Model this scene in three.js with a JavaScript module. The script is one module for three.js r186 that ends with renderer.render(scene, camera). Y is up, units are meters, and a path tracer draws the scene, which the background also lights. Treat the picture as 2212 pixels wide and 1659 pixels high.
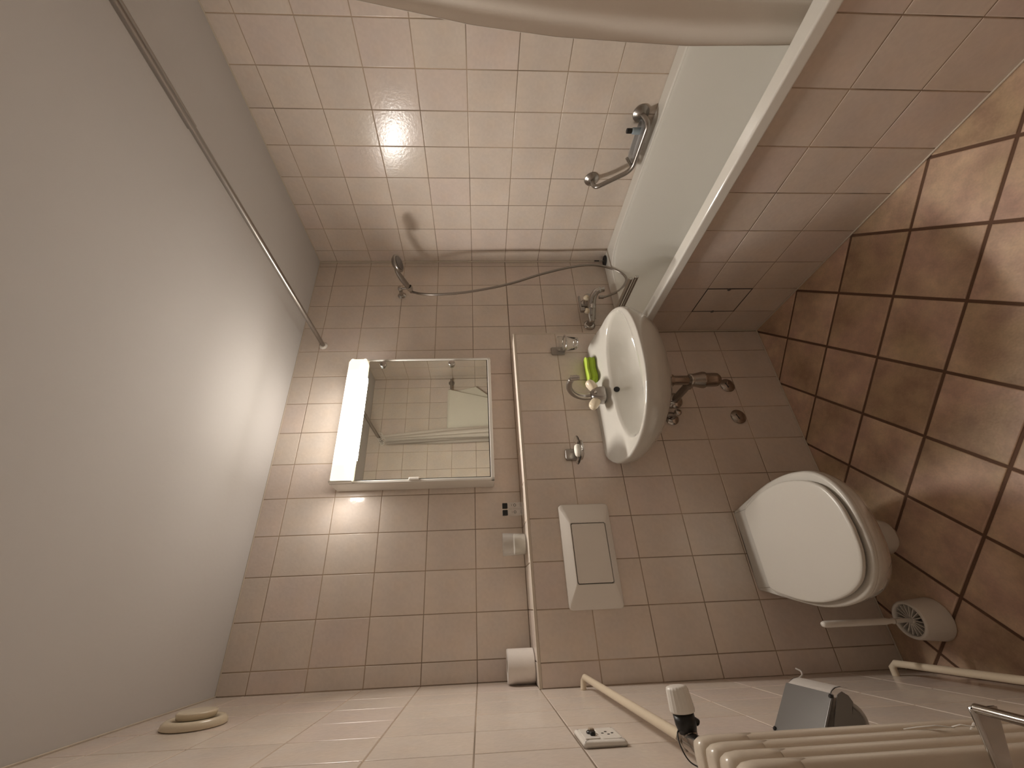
import * as THREE from 'three';
import { RoundedBoxGeometry } from 'three/addons/geometries/RoundedBoxGeometry.js';
import { mergeGeometries, mergeVertices } from 'three/addons/utils/BufferGeometryUtils.js';
import { RectAreaLightUniformsLib } from 'three/addons/lights/RectAreaLightUniformsLib.js';

// ------------------------------------------------------------------ camera, light, exposure
const scene = new THREE.Scene();
scene.background = new THREE.Color(0x000000);
const W = 2212, H = 1659;
const camera = new THREE.PerspectiveCamera(2 * Math.atan(829.5 / 860.79) * 180 / Math.PI, W / H, 0.02, 20);
camera.position.set(0.2329, 1.4023, 1.747);
// a phone held on its side: the world's up is the picture's left
camera.quaternion.setFromRotationMatrix(new THREE.Matrix4().makeBasis(
  new THREE.Vector3(-0.03994782, -0.99860448, 0.03454366),
  new THREE.Vector3(0.87338369, -0.01810277, 0.48669623),
  new THREE.Vector3(-0.4853917, 0.04961232, 0.87288803)));
camera.setViewOffset(W, H, 32.65, -3.41, W, H);
camera.updateProjectionMatrix();
scene.add(camera);

const renderer = new THREE.WebGLRenderer({ antialias: true });
renderer.toneMapping = THREE.LinearToneMapping;
renderer.toneMappingExposure = 1.5;
renderer.shadowMap.enabled = true;
RectAreaLightUniformsLib.init();
const LAMP_COLOR = new THREE.Color().setRGB(1.0, 0.935, 0.865);
const LAMP_FRONT = 84, LAMP_TOP = 14, LAMP_BOTTOM = 95, LAMP_END = 62, LAMP_GLOW = 2.0;

// ------------------------------------------------------------------ room sizes (metres)
const XR = 2.066, YC = 2.32, ZF = 1.64, ZP = 0.185, YL = 1.222, XPANEL = 1.393, XP = 1.388, NICHE_X = 1.02, NICHE_Z = 2.45;

// ------------------------------------------------------------------ helpers
let seed = 20240611;
const rnd = () => { seed = (seed * 1664525 + 1013904223) >>> 0; return seed / 4294967296; };
const V = (x, y, z) => new THREE.Vector3(x, y, z);
const A = (p) => (p.isVector3 ? p : V(p[0], p[1], p[2]));
const used = new Map();
function numbered(n) { const k = used.get(n) || 0; used.set(n, k + 1); return k ? n + '_' + String(k).padStart(3, '0') : n; }
function merge(list) {
  if (!Array.isArray(list)) return list;
  if (list.length === 1) return list[0];
  return mergeGeometries(list.map((g) => {
    const h = g.index ? g.toNonIndexed() : g.clone();
    for (const k of Object.keys(h.attributes)) if (!['position', 'normal', 'uv'].includes(k)) h.deleteAttribute(k);
    if (!h.attributes.uv) h.setAttribute('uv', new THREE.BufferAttribute(new Float32Array(h.attributes.position.count * 2), 2));
    h.morphAttributes = {};
    return h;
  }));
}
function thing(name, label, category, pos = [0, 0, 0], group) {
  const o = new THREE.Group(); o.name = numbered(name); o.position.copy(A(pos)); scene.add(o);
  o.userData = { label, category }; if (group) o.userData.group = group;
  return o;
}
function structure(name) { const o = new THREE.Group(); o.name = name; o.userData.kind = 'structure'; scene.add(o); return o; }
// shapes are given in world metres; a part is moved into its thing's own frame
function part(name, geo, mat, parent, label) {
  const g = merge(geo); let r = parent; while (r.parent && r.parent !== scene) r = r.parent;
  g.translate(-r.position.x, -r.position.y, -r.position.z);
  const m = new THREE.Mesh(g, mat); m.name = name; m.castShadow = m.receiveShadow = true; parent.add(m);
  if (label) m.userData.label = label;
  return m;
}
const box = (x0, x1, y0, y1, z0, z1, r = 0.002, s = 2) => {
  const w = x1 - x0, h = y1 - y0, d = z1 - z0;
  return new RoundedBoxGeometry(w, h, d, s, Math.min(r, w / 2.01, h / 2.01, d / 2.01)).translate((x0 + x1) / 2, (y0 + y1) / 2, (z0 + z1) / 2);
};
const plainBox = (x0, x1, y0, y1, z0, z1) => new THREE.BoxGeometry(x1 - x0, y1 - y0, z1 - z0).translate((x0 + x1) / 2, (y0 + y1) / 2, (z0 + z1) / 2);
function along(g, p, d) { // geometry built along +y from the origin -> from p along d
  const q = new THREE.Quaternion().setFromUnitVectors(V(0, 1, 0), A(d).clone().normalize());
  const P = A(p); return g.applyQuaternion(q).translate(P.x, P.y, P.z);
}
// profile of [radius, height] pairs turned about an axis that starts at p and runs along d
const lathe = (prof, p, d, seg = 32) => along(new THREE.LatheGeometry(prof.map(([r, h]) => new THREE.Vector2(Math.max(r, 1e-5), h)), seg), p, d);
function rod(p0, p1, r, r1 = r, seg = 20, ch = 0.0008) {
  const a = A(p0), b = A(p1), L = a.distanceTo(b), c = Math.min(ch, r * 0.4, L * 0.4);
  return lathe([[0, 0], [r - c, 0], [r, c], [r1, L - c], [r1 - c, L], [0, L]], a, b.clone().sub(a), seg);
}
function tube(pts, r, seg = 60, rs = 14, tension = 0.5, kind = 'catmullrom') {
  const c = new THREE.CatmullRomCurve3(pts.map(A), false, kind, tension);
  const g = new THREE.TubeGeometry(c, seg, r, rs, false), out = [g];
  for (const [t, s] of [[0, -1], [1, 1]]) {
    const p = c.getPoint(t), d = c.getTangent(t).multiplyScalar(s);
    out.push(lathe([[r, 0], [r * 0.7, r * 0.45], [0, r * 0.6]], p, d, rs));
  }
  return merge(out);
}
// bent pipe: straight runs with round bends of radius b
function pipe(pts, r, b = 0.02, rs = 16) {
  const P = pts.map(A), path = [P[0].clone()];
  for (let i = 1; i < P.length - 1; i++) {
    const u = P[i - 1].clone().sub(P[i]), v = P[i + 1].clone().sub(P[i]);
    const k = Math.min(b, u.length() * 0.49, v.length() * 0.49);
    const s = P[i].clone().addScaledVector(u.normalize(), k), e = P[i].clone().addScaledVector(v.normalize(), k);
    for (let t = 0; t <= 8; t++) { const q = t / 8; path.push(s.clone().multiplyScalar((1 - q) * (1 - q)).addScaledVector(P[i], 2 * q * (1 - q)).addScaledVector(e, q * q)); }
  }
  path.push(P[P.length - 1].clone());
  const c = new THREE.CurvePath(); for (let i = 0; i < path.length - 1; i++) c.add(new THREE.LineCurve3(path[i], path[i + 1]));
  const fine = []; for (let i = 0; i < path.length - 1; i++) { const L = path[i].distanceTo(path[i + 1]), n = Math.max(1, Math.min(6, Math.round(L / 0.02))); for (let j = 0; j < n; j++) fine.push(path[i].clone().lerp(path[i + 1], j / n)); }
  fine.push(path[path.length - 1]);
  return tube(fine, r, fine.length * 2, rs, 0.5, 'centripetal');
}
// skin over rings of equally many points
function loft(rings, { closed = true, capA = false, capB = false, crease = false } = {}) {
  const n = rings[0].length, pos = [], uv = [], idx = [];
  rings.forEach((r, i) => r.forEach((p, j) => { pos.push(p[0], p[1], p[2]); uv.push(j / n, i / (rings.length - 1)); }));
  const m = closed ? n : n - 1;
  for (let i = 0; i < rings.length - 1; i++) for (let j = 0; j < m; j++) {
    const a = i * n + j, b = i * n + (j + 1) % n, c = a + n, d = b + n; idx.push(a, c, b, b, c, d);
  }
  const cap = (i, flip) => {
    const k = pos.length / 3, ctr = rings[i].reduce((s, p) => [s[0] + p[0] / n, s[1] + p[1] / n, s[2] + p[2] / n], [0, 0, 0]);
    pos.push(...ctr); uv.push(0.5, 0.5);
    for (let j = 0; j < n; j++) { const a = i * n + j, b = i * n + (j + 1) % n; flip ? idx.push(k, b, a) : idx.push(k, a, b); }
  };
  if (capA) cap(0, false); if (capB) cap(rings.length - 1, true);
  const g = new THREE.BufferGeometry();
  g.setAttribute('position', new THREE.Float32BufferAttribute(pos, 3)); g.setAttribute('uv', new THREE.Float32BufferAttribute(uv, 2)); g.setIndex(idx);
  g.computeVertexNormals();
  return g;
}
const flipped = (g) => { const i = g.index.array; for (let k = 0; k < i.length; k += 3) { const t = i[k]; i[k] = i[k + 1]; i[k + 1] = t; } g.computeVertexNormals(); return g; };
// closed outline [[a,b]...] swept with rounded edges; map(a,b,h) gives the world point
function slab(outline, levels, map) {
  const rings = levels.map(([inset, h]) => insetRing(outline, inset).map(([a, b]) => map(a, b, h)));
  return loft(rings, { capA: true, capB: true });
}
function insetRing(o, d) {
  const n = o.length;
  return o.map((p, i) => {
    const a = o[(i + n - 1) % n], b = o[(i + 1) % n]; let tx = b[0] - a[0], ty = b[1] - a[1]; const L = Math.hypot(tx, ty) || 1; tx /= L; ty /= L;
    return [p[0] - ty * d, p[1] + tx * d];
  });
}
function smoothClosed(pts, n, t = 0.5) { return new THREE.CatmullRomCurve3(pts.map(([a, b]) => V(a, b, 0)), true, 'catmullrom', t).getPoints(n).slice(0, n).map((p) => [p.x, p.y]); }
function roundRect(a0, a1, b0, b1, r, k = 6) { // counter-clockwise
  const o = []; const c = [[a1 - r, b0 + r, -90], [a1 - r, b1 - r, 0], [a0 + r, b1 - r, 90], [a0 + r, b0 + r, 180]];
  for (const [x, y, s] of c) for (let i = 0; i <= k; i++) { const t = (s + 90 * i / k) * Math.PI / 180; o.push([x + r * Math.cos(t), y + r * Math.sin(t)]); }
  return o;
}
const circle = (cx, cy, r, n = 40) => Array.from({ length: n }, (_, i) => [cx + r * Math.cos(2 * Math.PI * i / n), cy + r * Math.sin(2 * Math.PI * i / n)]);
const superE = (cx, cz, a, b, e, n) => Array.from({ length: n }, (_, i) => {
  const t = 2 * Math.PI * i / n, c = Math.cos(t), s = Math.sin(t);
  return [cx + a * Math.sign(c) * Math.abs(c) ** (2 / e), cz + b * Math.sign(s) * Math.abs(s) ** (2 / e)];
});

// ------------------------------------------------------------------ textures and materials
function hash(x, y, s) { let h = (x * 374761393 + y * 668265263 + s * 982451653) | 0; h = Math.imul(h ^ (h >>> 13), 1274126177); return ((h ^ (h >>> 16)) >>> 0) / 4294967296; }
function noise(x, y, p, s) { // tiling value noise with period p
  const xi = Math.floor(x), yi = Math.floor(y), fx = x - xi, fy = y - yi, u = fx * fx * (3 - 2 * fx), v = fy * fy * (3 - 2 * fy), m = (k) => ((k % p) + p) % p;
  const a = hash(m(xi), m(yi), s), b = hash(m(xi + 1), m(yi), s), c = hash(m(xi), m(yi + 1), s), d = hash(m(xi + 1), m(yi + 1), s);
  return a + (b - a) * u + (c - a) * v + (a - b - c + d) * u * v;
}
function texture(n, fn, srgb, metres) {
  const d = new Uint8Array(n * n * 4);
  for (let y = 0; y < n; y++) for (let x = 0; x < n; x++) { const c = fn(x / n, y / n); d.set([c[0], c[1], c[2], 255].map((k) => Math.max(0, Math.min(255, Math.round(k)))), (y * n + x) * 4); }
  const t = new THREE.DataTexture(d, n, n); t.wrapS = t.wrapT = THREE.RepeatWrapping; t.magFilter = THREE.LinearFilter; t.minFilter = THREE.LinearMipmapLinearFilter; t.generateMipmaps = true;
  if (srgb) t.colorSpace = THREE.SRGBColorSpace; t.repeat.set(1 / metres, 1 / metres); t.needsUpdate = true; return t;
}
const grey = (v) => [v, v, v];
const glazeBump = texture(256, (u, v) => grey(255 * (0.62 * noise(u * 40, v * 40, 40, 3) + 0.38 * noise(u * 90, v * 90, 90, 5))), false, 0.3);
const glazeTone = texture(256, (u, v) => { const a = noise(u * 5, v * 5, 5, 11), b = noise(u * 11, v * 11, 11, 12), c = noise(u * 60, v * 60, 60, 13); const k = 232 + 16 * a + 6 * (c - 0.5); return [k + 4 * (b - 0.5), k, k - 5 * (b - 0.5)]; }, true, 0.5);
const clayTone = texture(512, (u, v) => { const a = noise(u * 6, v * 6, 6, 21), b = noise(u * 14, v * 14, 14, 22), c = noise(u * 40, v * 40, 40, 23), d = noise(u * 160, v * 160, 160, 24); const k = 0.72 + 0.34 * (0.5 * a + 0.32 * b + 0.18 * c) + 0.05 * (d - 0.5); return [255 * k, 255 * k * (0.96 + 0.04 * b), 255 * k * (0.93 + 0.07 * a)]; }, true, 0.6);
const clayBump = texture(256, (u, v) => grey(255 * (0.5 * noise(u * 20, v * 20, 20, 31) + 0.5 * noise(u * 70, v * 70, 70, 32))), false, 0.3);
const paintBump = texture(256, (u, v) => grey(255 * (0.5 * noise(u * 50, v * 50, 50, 41) + 0.5 * noise(u * 120, v * 120, 120, 42))), false, 0.4);
const clothBump = texture(256, (u, v) => grey(127 + 60 * Math.sin(u * Math.PI * 2 * 64) * Math.sin(v * Math.PI * 2 * 64) + 60 * (noise(u * 30, v * 30, 30, 51) - 0.5)), false, 0.12);
const paperBump = texture(128, (u, v) => grey(255 * noise(u * 50, v * 50, 50, 61)), false, 0.06);
const groutTone = texture(256, (u, v) => { const a = noise(u * 9, v * 9, 9, 71), b = noise(u * 40, v * 40, 40, 72); const k = 150 + 85 * a + 20 * b; return [k, k * 0.98, k * 0.95]; }, true, 0.9);
const lin = (r, g, b) => new THREE.Color().setRGB(r, g, b);
const std = (c, rough, o = {}) => new THREE.MeshPhysicalMaterial({ color: c, roughness: rough, ...o });
const TILE_TONES = [[0.835, 0.728, 0.635], [0.82, 0.716, 0.625], [0.845, 0.738, 0.64], [0.835, 0.715, 0.635]];
const M = {
  tiles: TILE_TONES.map(([r, g, b]) => std(lin(r, g, b), 0.2, { map: glazeTone, bumpMap: glazeBump, bumpScale: 0.00022, ior: 1.5 })),
  grout: std(lin(0.60, 0.475, 0.365), 0.9, { map: groutTone }),
  floorTiles: [[0.80, 0.59, 0.43], [0.77, 0.56, 0.405], [0.82, 0.61, 0.45], [0.79, 0.58, 0.43]].map(([r, g, b]) => std(lin(r, g, b), 0.42, { map: clayTone, bumpMap: clayBump, bumpScale: 0.0006 })),
  floorGrout: std(lin(0.17, 0.095, 0.06), 0.95),
  ceiling: std(lin(0.645, 0.622, 0.602), 0.9, { bumpMap: paintBump, bumpScale: 0.0004 }),
  plaster: std(lin(0.80, 0.77, 0.72), 0.85, { bumpMap: paintBump, bumpScale: 0.0004 }),
  silicone: std(lin(0.66, 0.58, 0.48), 0.5),
  ceramic: std(lin(0.61, 0.585, 0.53), 0.09, { clearcoat: 0.6, clearcoatRoughness: 0.04 }),
  enamel: std(lin(0.80, 0.78, 0.72), 0.14, { clearcoat: 0.5, clearcoatRoughness: 0.06 }),
  plastic: std(lin(0.82, 0.775, 0.71), 0.32),
  seatPlastic: std(lin(0.61, 0.575, 0.515), 0.3),
  lacquer: std(lin(0.76, 0.73, 0.67), 0.3),
  cream: std(lin(0.74, 0.64, 0.48), 0.2),
  pipePaint: std(lin(0.72, 0.61, 0.46), 0.3),
  radiatorPaint: std(lin(0.70, 0.61, 0.50), 0.25),
  chrome: std(lin(0.52, 0.50, 0.475), 0.1, { metalness: 1 }),
  dullChrome: std(lin(0.38, 0.355, 0.33), 0.30, { metalness: 1 }),
  steel: std(lin(0.205, 0.198, 0.192), 0.36, { metalness: 0.9 }),
  nickel: std(lin(0.40, 0.36, 0.32), 0.22, { metalness: 1 }),
  hose: std(lin(0.34, 0.31, 0.28), 0.3, { metalness: 1 }),
  mirror: std(lin(0.86, 0.87, 0.80), 0.0, { metalness: 1 }),
  black: std(lin(0.006, 0.006, 0.006), 0.4),
  rubber: std(lin(0.012, 0.012, 0.012), 0.6),
  darkGrey: std(lin(0.03, 0.028, 0.026), 0.5),
  glass: std(lin(0.97, 0.97, 0.96), 0.03, { transmission: 1, thickness: 0.004, ior: 1.45 }),
  clearPlastic: std(lin(0.93, 0.93, 0.92), 0.12, { transmission: 0.9, thickness: 0 }),
  frosted: std(lin(0.82, 0.78, 0.70), 0.6, { transmission: 0.55, thickness: 0 }),
  trayPlastic: std(lin(0.80, 0.80, 0.80), 0.3, { transmission: 0.8, thickness: 0 }),
  blueGel: std(lin(0.50, 0.60, 0.66), 0.25, { transmission: 0.35, thickness: 0 }),
  soap: std(lin(0.86, 0.82, 0.72), 0.5),
  paper: std(lin(0.80, 0.74, 0.68), 0.95, { bumpMap: paperBump, bumpScale: 0.0004 }),
  cardboard: std(lin(0.42, 0.33, 0.24), 0.9),
  curtain: std(lin(0.74, 0.68, 0.61), 0.8, { transmission: 0.25, thickness: 0, side: THREE.DoubleSide, bumpMap: clothBump, bumpScale: 0.0002 }),
  towel: std(lin(0.78, 0.74, 0.64), 0.95, { bumpMap: clothBump, bumpScale: 0.0012 }),
  lime: std(lin(0.36, 0.54, 0.03), 0.7),
  limeTop: std(lin(0.46, 0.62, 0.07), 0.75),
  lampBody: std(lin(0.8, 0.78, 0.72), 0.3),
};

// ------------------------------------------------------------------ tiles
const tileCache = new Map();
function tileGeometry(w, h, v, t = 0.006, bev = 0.0022, drop = 0.0011) {
  const key = [w.toFixed(4), h.toFixed(4), v, t, bev].join();
  if (tileCache.has(key)) return tileCache.get(key);
  const ring = (i, z) => [[-w / 2 + i, -h / 2 + i, z], [w / 2 - i, -h / 2 + i, z], [w / 2 - i, h / 2 - i, z], [-w / 2 + i, h / 2 - i, z]];
  const R = [ring(0, -t), ring(0, -drop), ring(bev * 0.35, -drop * 0.3), ring(bev, 0)], pos = [], nor = [], uv = [], ou = hash(v, 1, 7), ov = hash(v, 2, 7);
  const tilt = [[1, 0], [0.8, 0.6], [0.45, 0.9], [0, 1]];
  const dirs = [[-1, -1], [1, -1], [1, 1], [-1, 1]];
  const put = (p, n) => { pos.push(...p); nor.push(...n); uv.push(p[0] + ou, p[1] + ov); };
  for (let k = 0; k < 3; k++) for (let j = 0; j < 4; j++) {
    const j2 = (j + 1) % 4, side = [[0, -1], [1, 0], [0, 1], [-1, 0]][j];
    const n = (q) => [side[0] * tilt[q][0], side[1] * tilt[q][0], tilt[q][1]];
    const a = R[k][j], b = R[k][j2], c = R[k + 1][j2], d = R[k + 1][j], n0 = k === 0 ? n(0) : n(k), n1 = k === 0 ? n(0) : n(k + 1);
    put(a, n0); put(b, n0); put(c, n1); put(a, n0); put(c, n1); put(d, n1);
  }
  const F = R[3]; for (const j of [0, 1, 2, 0, 2, 3]) put(F[j], [0, 0, 1]);
  const g = new THREE.BufferGeometry();
  g.setAttribute('position', new THREE.Float32BufferAttribute(pos, 3)); g.setAttribute('normal', new THREE.Float32BufferAttribute(nor, 3)); g.setAttribute('uv', new THREE.Float32BufferAttribute(uv, 2));
  tileCache.set(key, g); return g;
}
// tiles of one wall: cells between the joint positions us (along U) and vs (along V); face at 'origin' plane
function lines(first, step, lo, hi) { const o = [lo]; let k = Math.ceil((lo - first) / step - 1e-6); for (; first + k * step < hi - 1e-6; k++) if (first + k * step > lo + 0.028) o.push(first + k * step); o.push(hi); return o; }
function tileWall(parent, toWorld, U, Vv, us, vs, mats, { gap = 0.0028, skip = () => false, bev } = {}) {
  const N = A(U).clone().cross(A(Vv)), q = new THREE.Quaternion().setFromRotationMatrix(new THREE.Matrix4().makeBasis(A(U), A(Vv), N));
  for (let i = 0; i < us.length - 1; i++) for (let j = 0; j < vs.length - 1; j++) {
    const w = us[i + 1] - us[i] - gap, h = vs[j + 1] - vs[j] - gap; if (w < 0.006 || h < 0.006) continue;
    const u = (us[i] + us[i + 1]) / 2, v = (vs[j] + vs[j + 1]) / 2; if (skip(u, v)) continue;
    const m = new THREE.Mesh(tileGeometry(w, h, Math.floor(rnd() * 4), 0.006, bev), mats[Math.floor(rnd() * mats.length)]);
    m.name = 'tile'; m.castShadow = m.receiveShadow = true; m.position.copy(A(toWorld(u, v))); m.quaternion.copy(q);
    const e = 0.0022; m.quaternion.multiply(new THREE.Quaternion().setFromEuler(new THREE.Euler((rnd() - 0.5) * e, (rnd() - 0.5) * e, 0)));
    parent.add(m);
  }
}
const COL = 0.1507, GD = 0.0011; // column pitch; how far the joints lie behind the faces
const rows = (lo, hi) => lines(0.02, 0.2, lo, hi);

// wall_back above the ledge, and beside it down to the bath
{
  const w = structure('wall_back');
  part('grout_bed', [plainBox(-0.12, XR + 0.12, 0, YC + 0.1, -0.12, -GD)], M.grout, w);
  const us = lines(0.068, COL, 0, XR);
  tileWall(w, (u, v) => [u, v, 0], [1, 0, 0], [0, 1, 0], us, rows(YL, YC), M.tiles);
  tileWall(w, (u, v) => [u, v, 0], [1, 0, 0], [0, 1, 0], lines(0.068, COL, XP, XR), rows(0.6, YL), M.tiles);
}
// wall_ledge: the half-height installation wall with its tiled top
{
  const w = structure('wall_ledge');
  part('grout_bed', [plainBox(0, XP - GD, 0, YL - 0.004, 0, ZP - GD)], M.grout, w);
  const us = lines(0.068, COL, 0, XP);
  tileWall(w, (u, v) => [u, v, ZP], [1, 0, 0], [0, 1, 0], us, rows(0, YL - 0.008), M.tiles);
  tileWall(w, (u, v) => [u, YL, -v], [1, 0, 0], [0, 0, -1], us, [-(ZP - 0.006), 0], M.tiles);
  tileWall(w, (u, v) => [XP, v, -u], [0, 0, -1], [0, 1, 0], [-ZP, 0], rows(0.6, YL), M.tiles);
  part('edge_trim', [box(0, XP, YL - 0.009, YL + 0.0015, ZP - 0.007, ZP + 0.0015, 0.002)], M.silicone, w);
  part('corner_trim', [box(XP - 0.005, XP + 0.0015, 0.6, YL - 0.009, ZP - 0.005, ZP + 0.0015, 0.002)], M.silicone, w);
}
{
  const w = structure('wall_right');
  part('grout_bed', [plainBox(XR + GD, XR + 0.12, 0, YC + 0.1, 0, ZF)], M.grout, w);
  tileWall(w, (u, v) => [XR, v, u], [0, 0, 1], [0, 1, 0], lines(0.086, 0.1503, 0, ZF), rows(0.6, YC), M.tiles);
}
{
  const w = structure('wall_left');
  part('grout_bed', [plainBox(-0.12, -GD, 0, YC + 0.1, 0, NICHE_Z)], M.grout, w);
  tileWall(w, (u, v) => [0, v, -u], [0, 0, -1], [0, 1, 0], lines(-0.03, 0.1503, -1.9, 0), rows(0, YC), M.tiles);
}
{
  const w = structure('wall_front');
  part('grout_bed', [plainBox(NICHE_X, XR + 0.12, 0, YC + 0.1, ZF + GD, ZF + 0.12)], M.grout, w);
  tileWall(w, (u, v) => [-u, v, ZF], [-1, 0, 0], [0, 1, 0], lines(-1.3755, COL, -XR, -NICHE_X), rows(0.6, YC), M.tiles);
  tileWall(w, (u, v) => [-u, v, ZF], [-1, 0, 0], [0, 1, 0], lines(-1.3755, COL, -XP, -NICHE_X), rows(0, 0.6), M.tiles);
}
{ // the entrance behind the camera
  const w = structure('wall_entrance');
  part('side', [plainBox(NICHE_X, NICHE_X + 0.1, 0, YC + 0.1, ZF + 0.12, NICHE_Z)], M.plaster, w);
  part('end', [plainBox(-0.12, NICHE_X + 0.1, 0, YC + 0.1, NICHE_Z, NICHE_Z + 0.1)], M.plaster, w);
  const d = structure('door_1');
  part('leaf', [box(0.12, 0.92, 0.008, 2.02, NICHE_Z - 0.045, NICHE_Z - 0.005, 0.003)], M.lacquer, d);
  part('frame', [box(0.06, 0.12, 0, 2.08, NICHE_Z - 0.03, NICHE_Z - 0.001), box(0.92, 0.98, 0, 2.08, NICHE_Z - 0.03, NICHE_Z - 0.001), box(0.06, 0.98, 2.02, 2.08, NICHE_Z - 0.03, NICHE_Z - 0.001)], M.lacquer, d);
  part('handle', [pipe([[0.19, 1.05, NICHE_Z - 0.04], [0.19, 1.05, NICHE_Z - 0.1], [0.31, 1.05, NICHE_Z - 0.1]], 0.009, 0.02)], M.chrome, d);
}
{
  const c = structure('ceiling');
  part('plaster_slab', [plainBox(-0.12, XR + 0.12, YC, YC + 0.12, -0.12, NICHE_Z + 0.1)], M.ceiling, c);
}
// floor: square clay tiles laid on the diagonal, cut along the walls
{
  const f = structure('floor');
  part('grout_bed', [plainBox(-0.12, XR + 0.12, -0.12, -0.003, -0.12, NICHE_Z + 0.1)], M.floorGrout, f);
  const hd = 0.1483, half = hd - 0.0066; // half diagonal of the pitch; of the tile
  const clip = (poly, ax, lim, keepLess) => { const o = []; for (let i = 0; i < poly.length; i++) { const a = poly[i], b = poly[(i + 1) % poly.length], ia = keepLess ? a[ax] <= lim : a[ax] >= lim, ib = keepLess ? b[ax] <= lim : b[ax] >= lim; if (ia) o.push(a); if (ia !== ib) { const t = (lim - a[ax]) / (b[ax] - a[ax]); o.push([a[0] + t * (b[0] - a[0]), a[1] + t * (b[1] - a[1])]); } } return o; };
  for (let i = -12; i <= 12; i++) for (let j = -12; j <= 16; j++) {
    if ((i + j) % 2 === 0) continue; // tile centres are the odd nodes of the lattice
    const cx = 0.945 + i * hd, cz = 0.6205 + j * hd * 0.995;
    let poly = [[cx + half, cz], [cx, cz + half], [cx - half, cz], [cx, cz - half]];
    for (const [ax, lim, less] of [[0, 0.002, false], [0, XPANEL - 0.003, true], [1, ZP + 0.002, false], [1, cx > NICHE_X ? ZF : NICHE_Z - 0.05, true]]) { poly = clip(poly, ax, lim, less); if (poly.length < 3) break; }
    if (poly.length < 3) continue;
    let area = 0; poly.forEach((p, k) => { const q = poly[(k + 1) % poly.length]; area += p[0] * q[1] - p[1] * q[0]; }); if (Math.abs(area) < 0.0006) continue;
    const mx = poly.reduce((s, p) => s + p[0], 0) / poly.length, mz = poly.reduce((s, p) => s + p[1], 0) / poly.length;
    const lev = [[1, -0.012], [1, -0.0018], [0.985, -0.0005], [0.955, 0]], pos = [], nor = [], uv = [], ou = rnd(), ov = rnd(), rot = Math.floor(rnd() * 4);
    const at = (k, l) => [mx + (poly[k][0] - mx) * lev[l][0], lev[l][1], mz + (poly[k][1] - mz) * lev[l][0]];
    const put = (p, n) => { pos.push(p[0] - mx, p[1], p[2] - mz); nor.push(...n); const r = rot & 1 ? [p[2], p[0]] : [p[0], p[2]]; uv.push(r[0] + ou, (rot & 2 ? -r[1] : r[1]) + ov); };
    const n = poly.length, tn = [[1, 0], [1, 0.15], [0.5, 0.86], [0, 1]];
    for (let l = 0; l < 3; l++) for (let k = 0; k < n; k++) {
      const k2 = (k + 1) % n; let sx = poly[k2][1] - poly[k][1], sz = -(poly[k2][0] - poly[k][0]); const L = Math.hypot(sx, sz) || 1; sx /= L; sz /= L;
      const N = (q) => [sx * tn[q][0], tn[q][1], sz * tn[q][0]], a = at(k, l), b = at(k2, l), c = at(k2, l + 1), d = at(k, l + 1);
      put(a, N(l)); put(c, N(l + 1)); put(b, N(l)); put(a, N(l)); put(d, N(l + 1)); put(c, N(l + 1));
    }
    for (let k = 1; k < n - 1; k++) { put(at(0, 3), [0, 1, 0]); put(at(k + 1, 3), [0, 1, 0]); put(at(k, 3), [0, 1, 0]); }
    const g = new THREE.BufferGeometry(); g.setAttribute('position', new THREE.Float32BufferAttribute(pos, 3)); g.setAttribute('normal', new THREE.Float32BufferAttribute(nor, 3)); g.setAttribute('uv', new THREE.Float32BufferAttribute(uv, 2));
    const m = new THREE.Mesh(g, M.floorTiles[Math.floor(rnd() * 4)]); m.name = 'tile'; m.position.set(mx, 0, mz); m.castShadow = m.receiveShadow = true; f.add(m);
  }
}
// sealant lines in the corners
{
  const strip = (n, g) => { const t = structure(n); part('sealant', g, M.silicone, t); };
  strip('trim_1', [box(XR - 0.008, XR, 0.61, YC, 0, 0.008, 0.004)]);
  strip('trim_2', [box(XPANEL - 0.005, XPANEL, 0, 0.006, ZP, ZF, 0.002)]);
  strip('trim_3', [box(0, XPANEL, 0, 0.005, ZP, ZP + 0.005, 0.002)]);
  strip('trim_4', [box(XPANEL - 0.006, XPANEL, 0.005, 0.575, ZP, ZP + 0.006, 0.002)]);
  strip('trim_5', [box(0, 0.004, YC - 0.004, YC, 0, 1.9, 0.001)]);
  strip('trim_6', [box(0, XR, YC - 0.004, YC, 0, 0.004, 0.001)]);
  strip('trim_7', [box(XR - 0.004, XR, YC - 0.004, YC, 0, ZF, 0.001)]);
}
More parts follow.
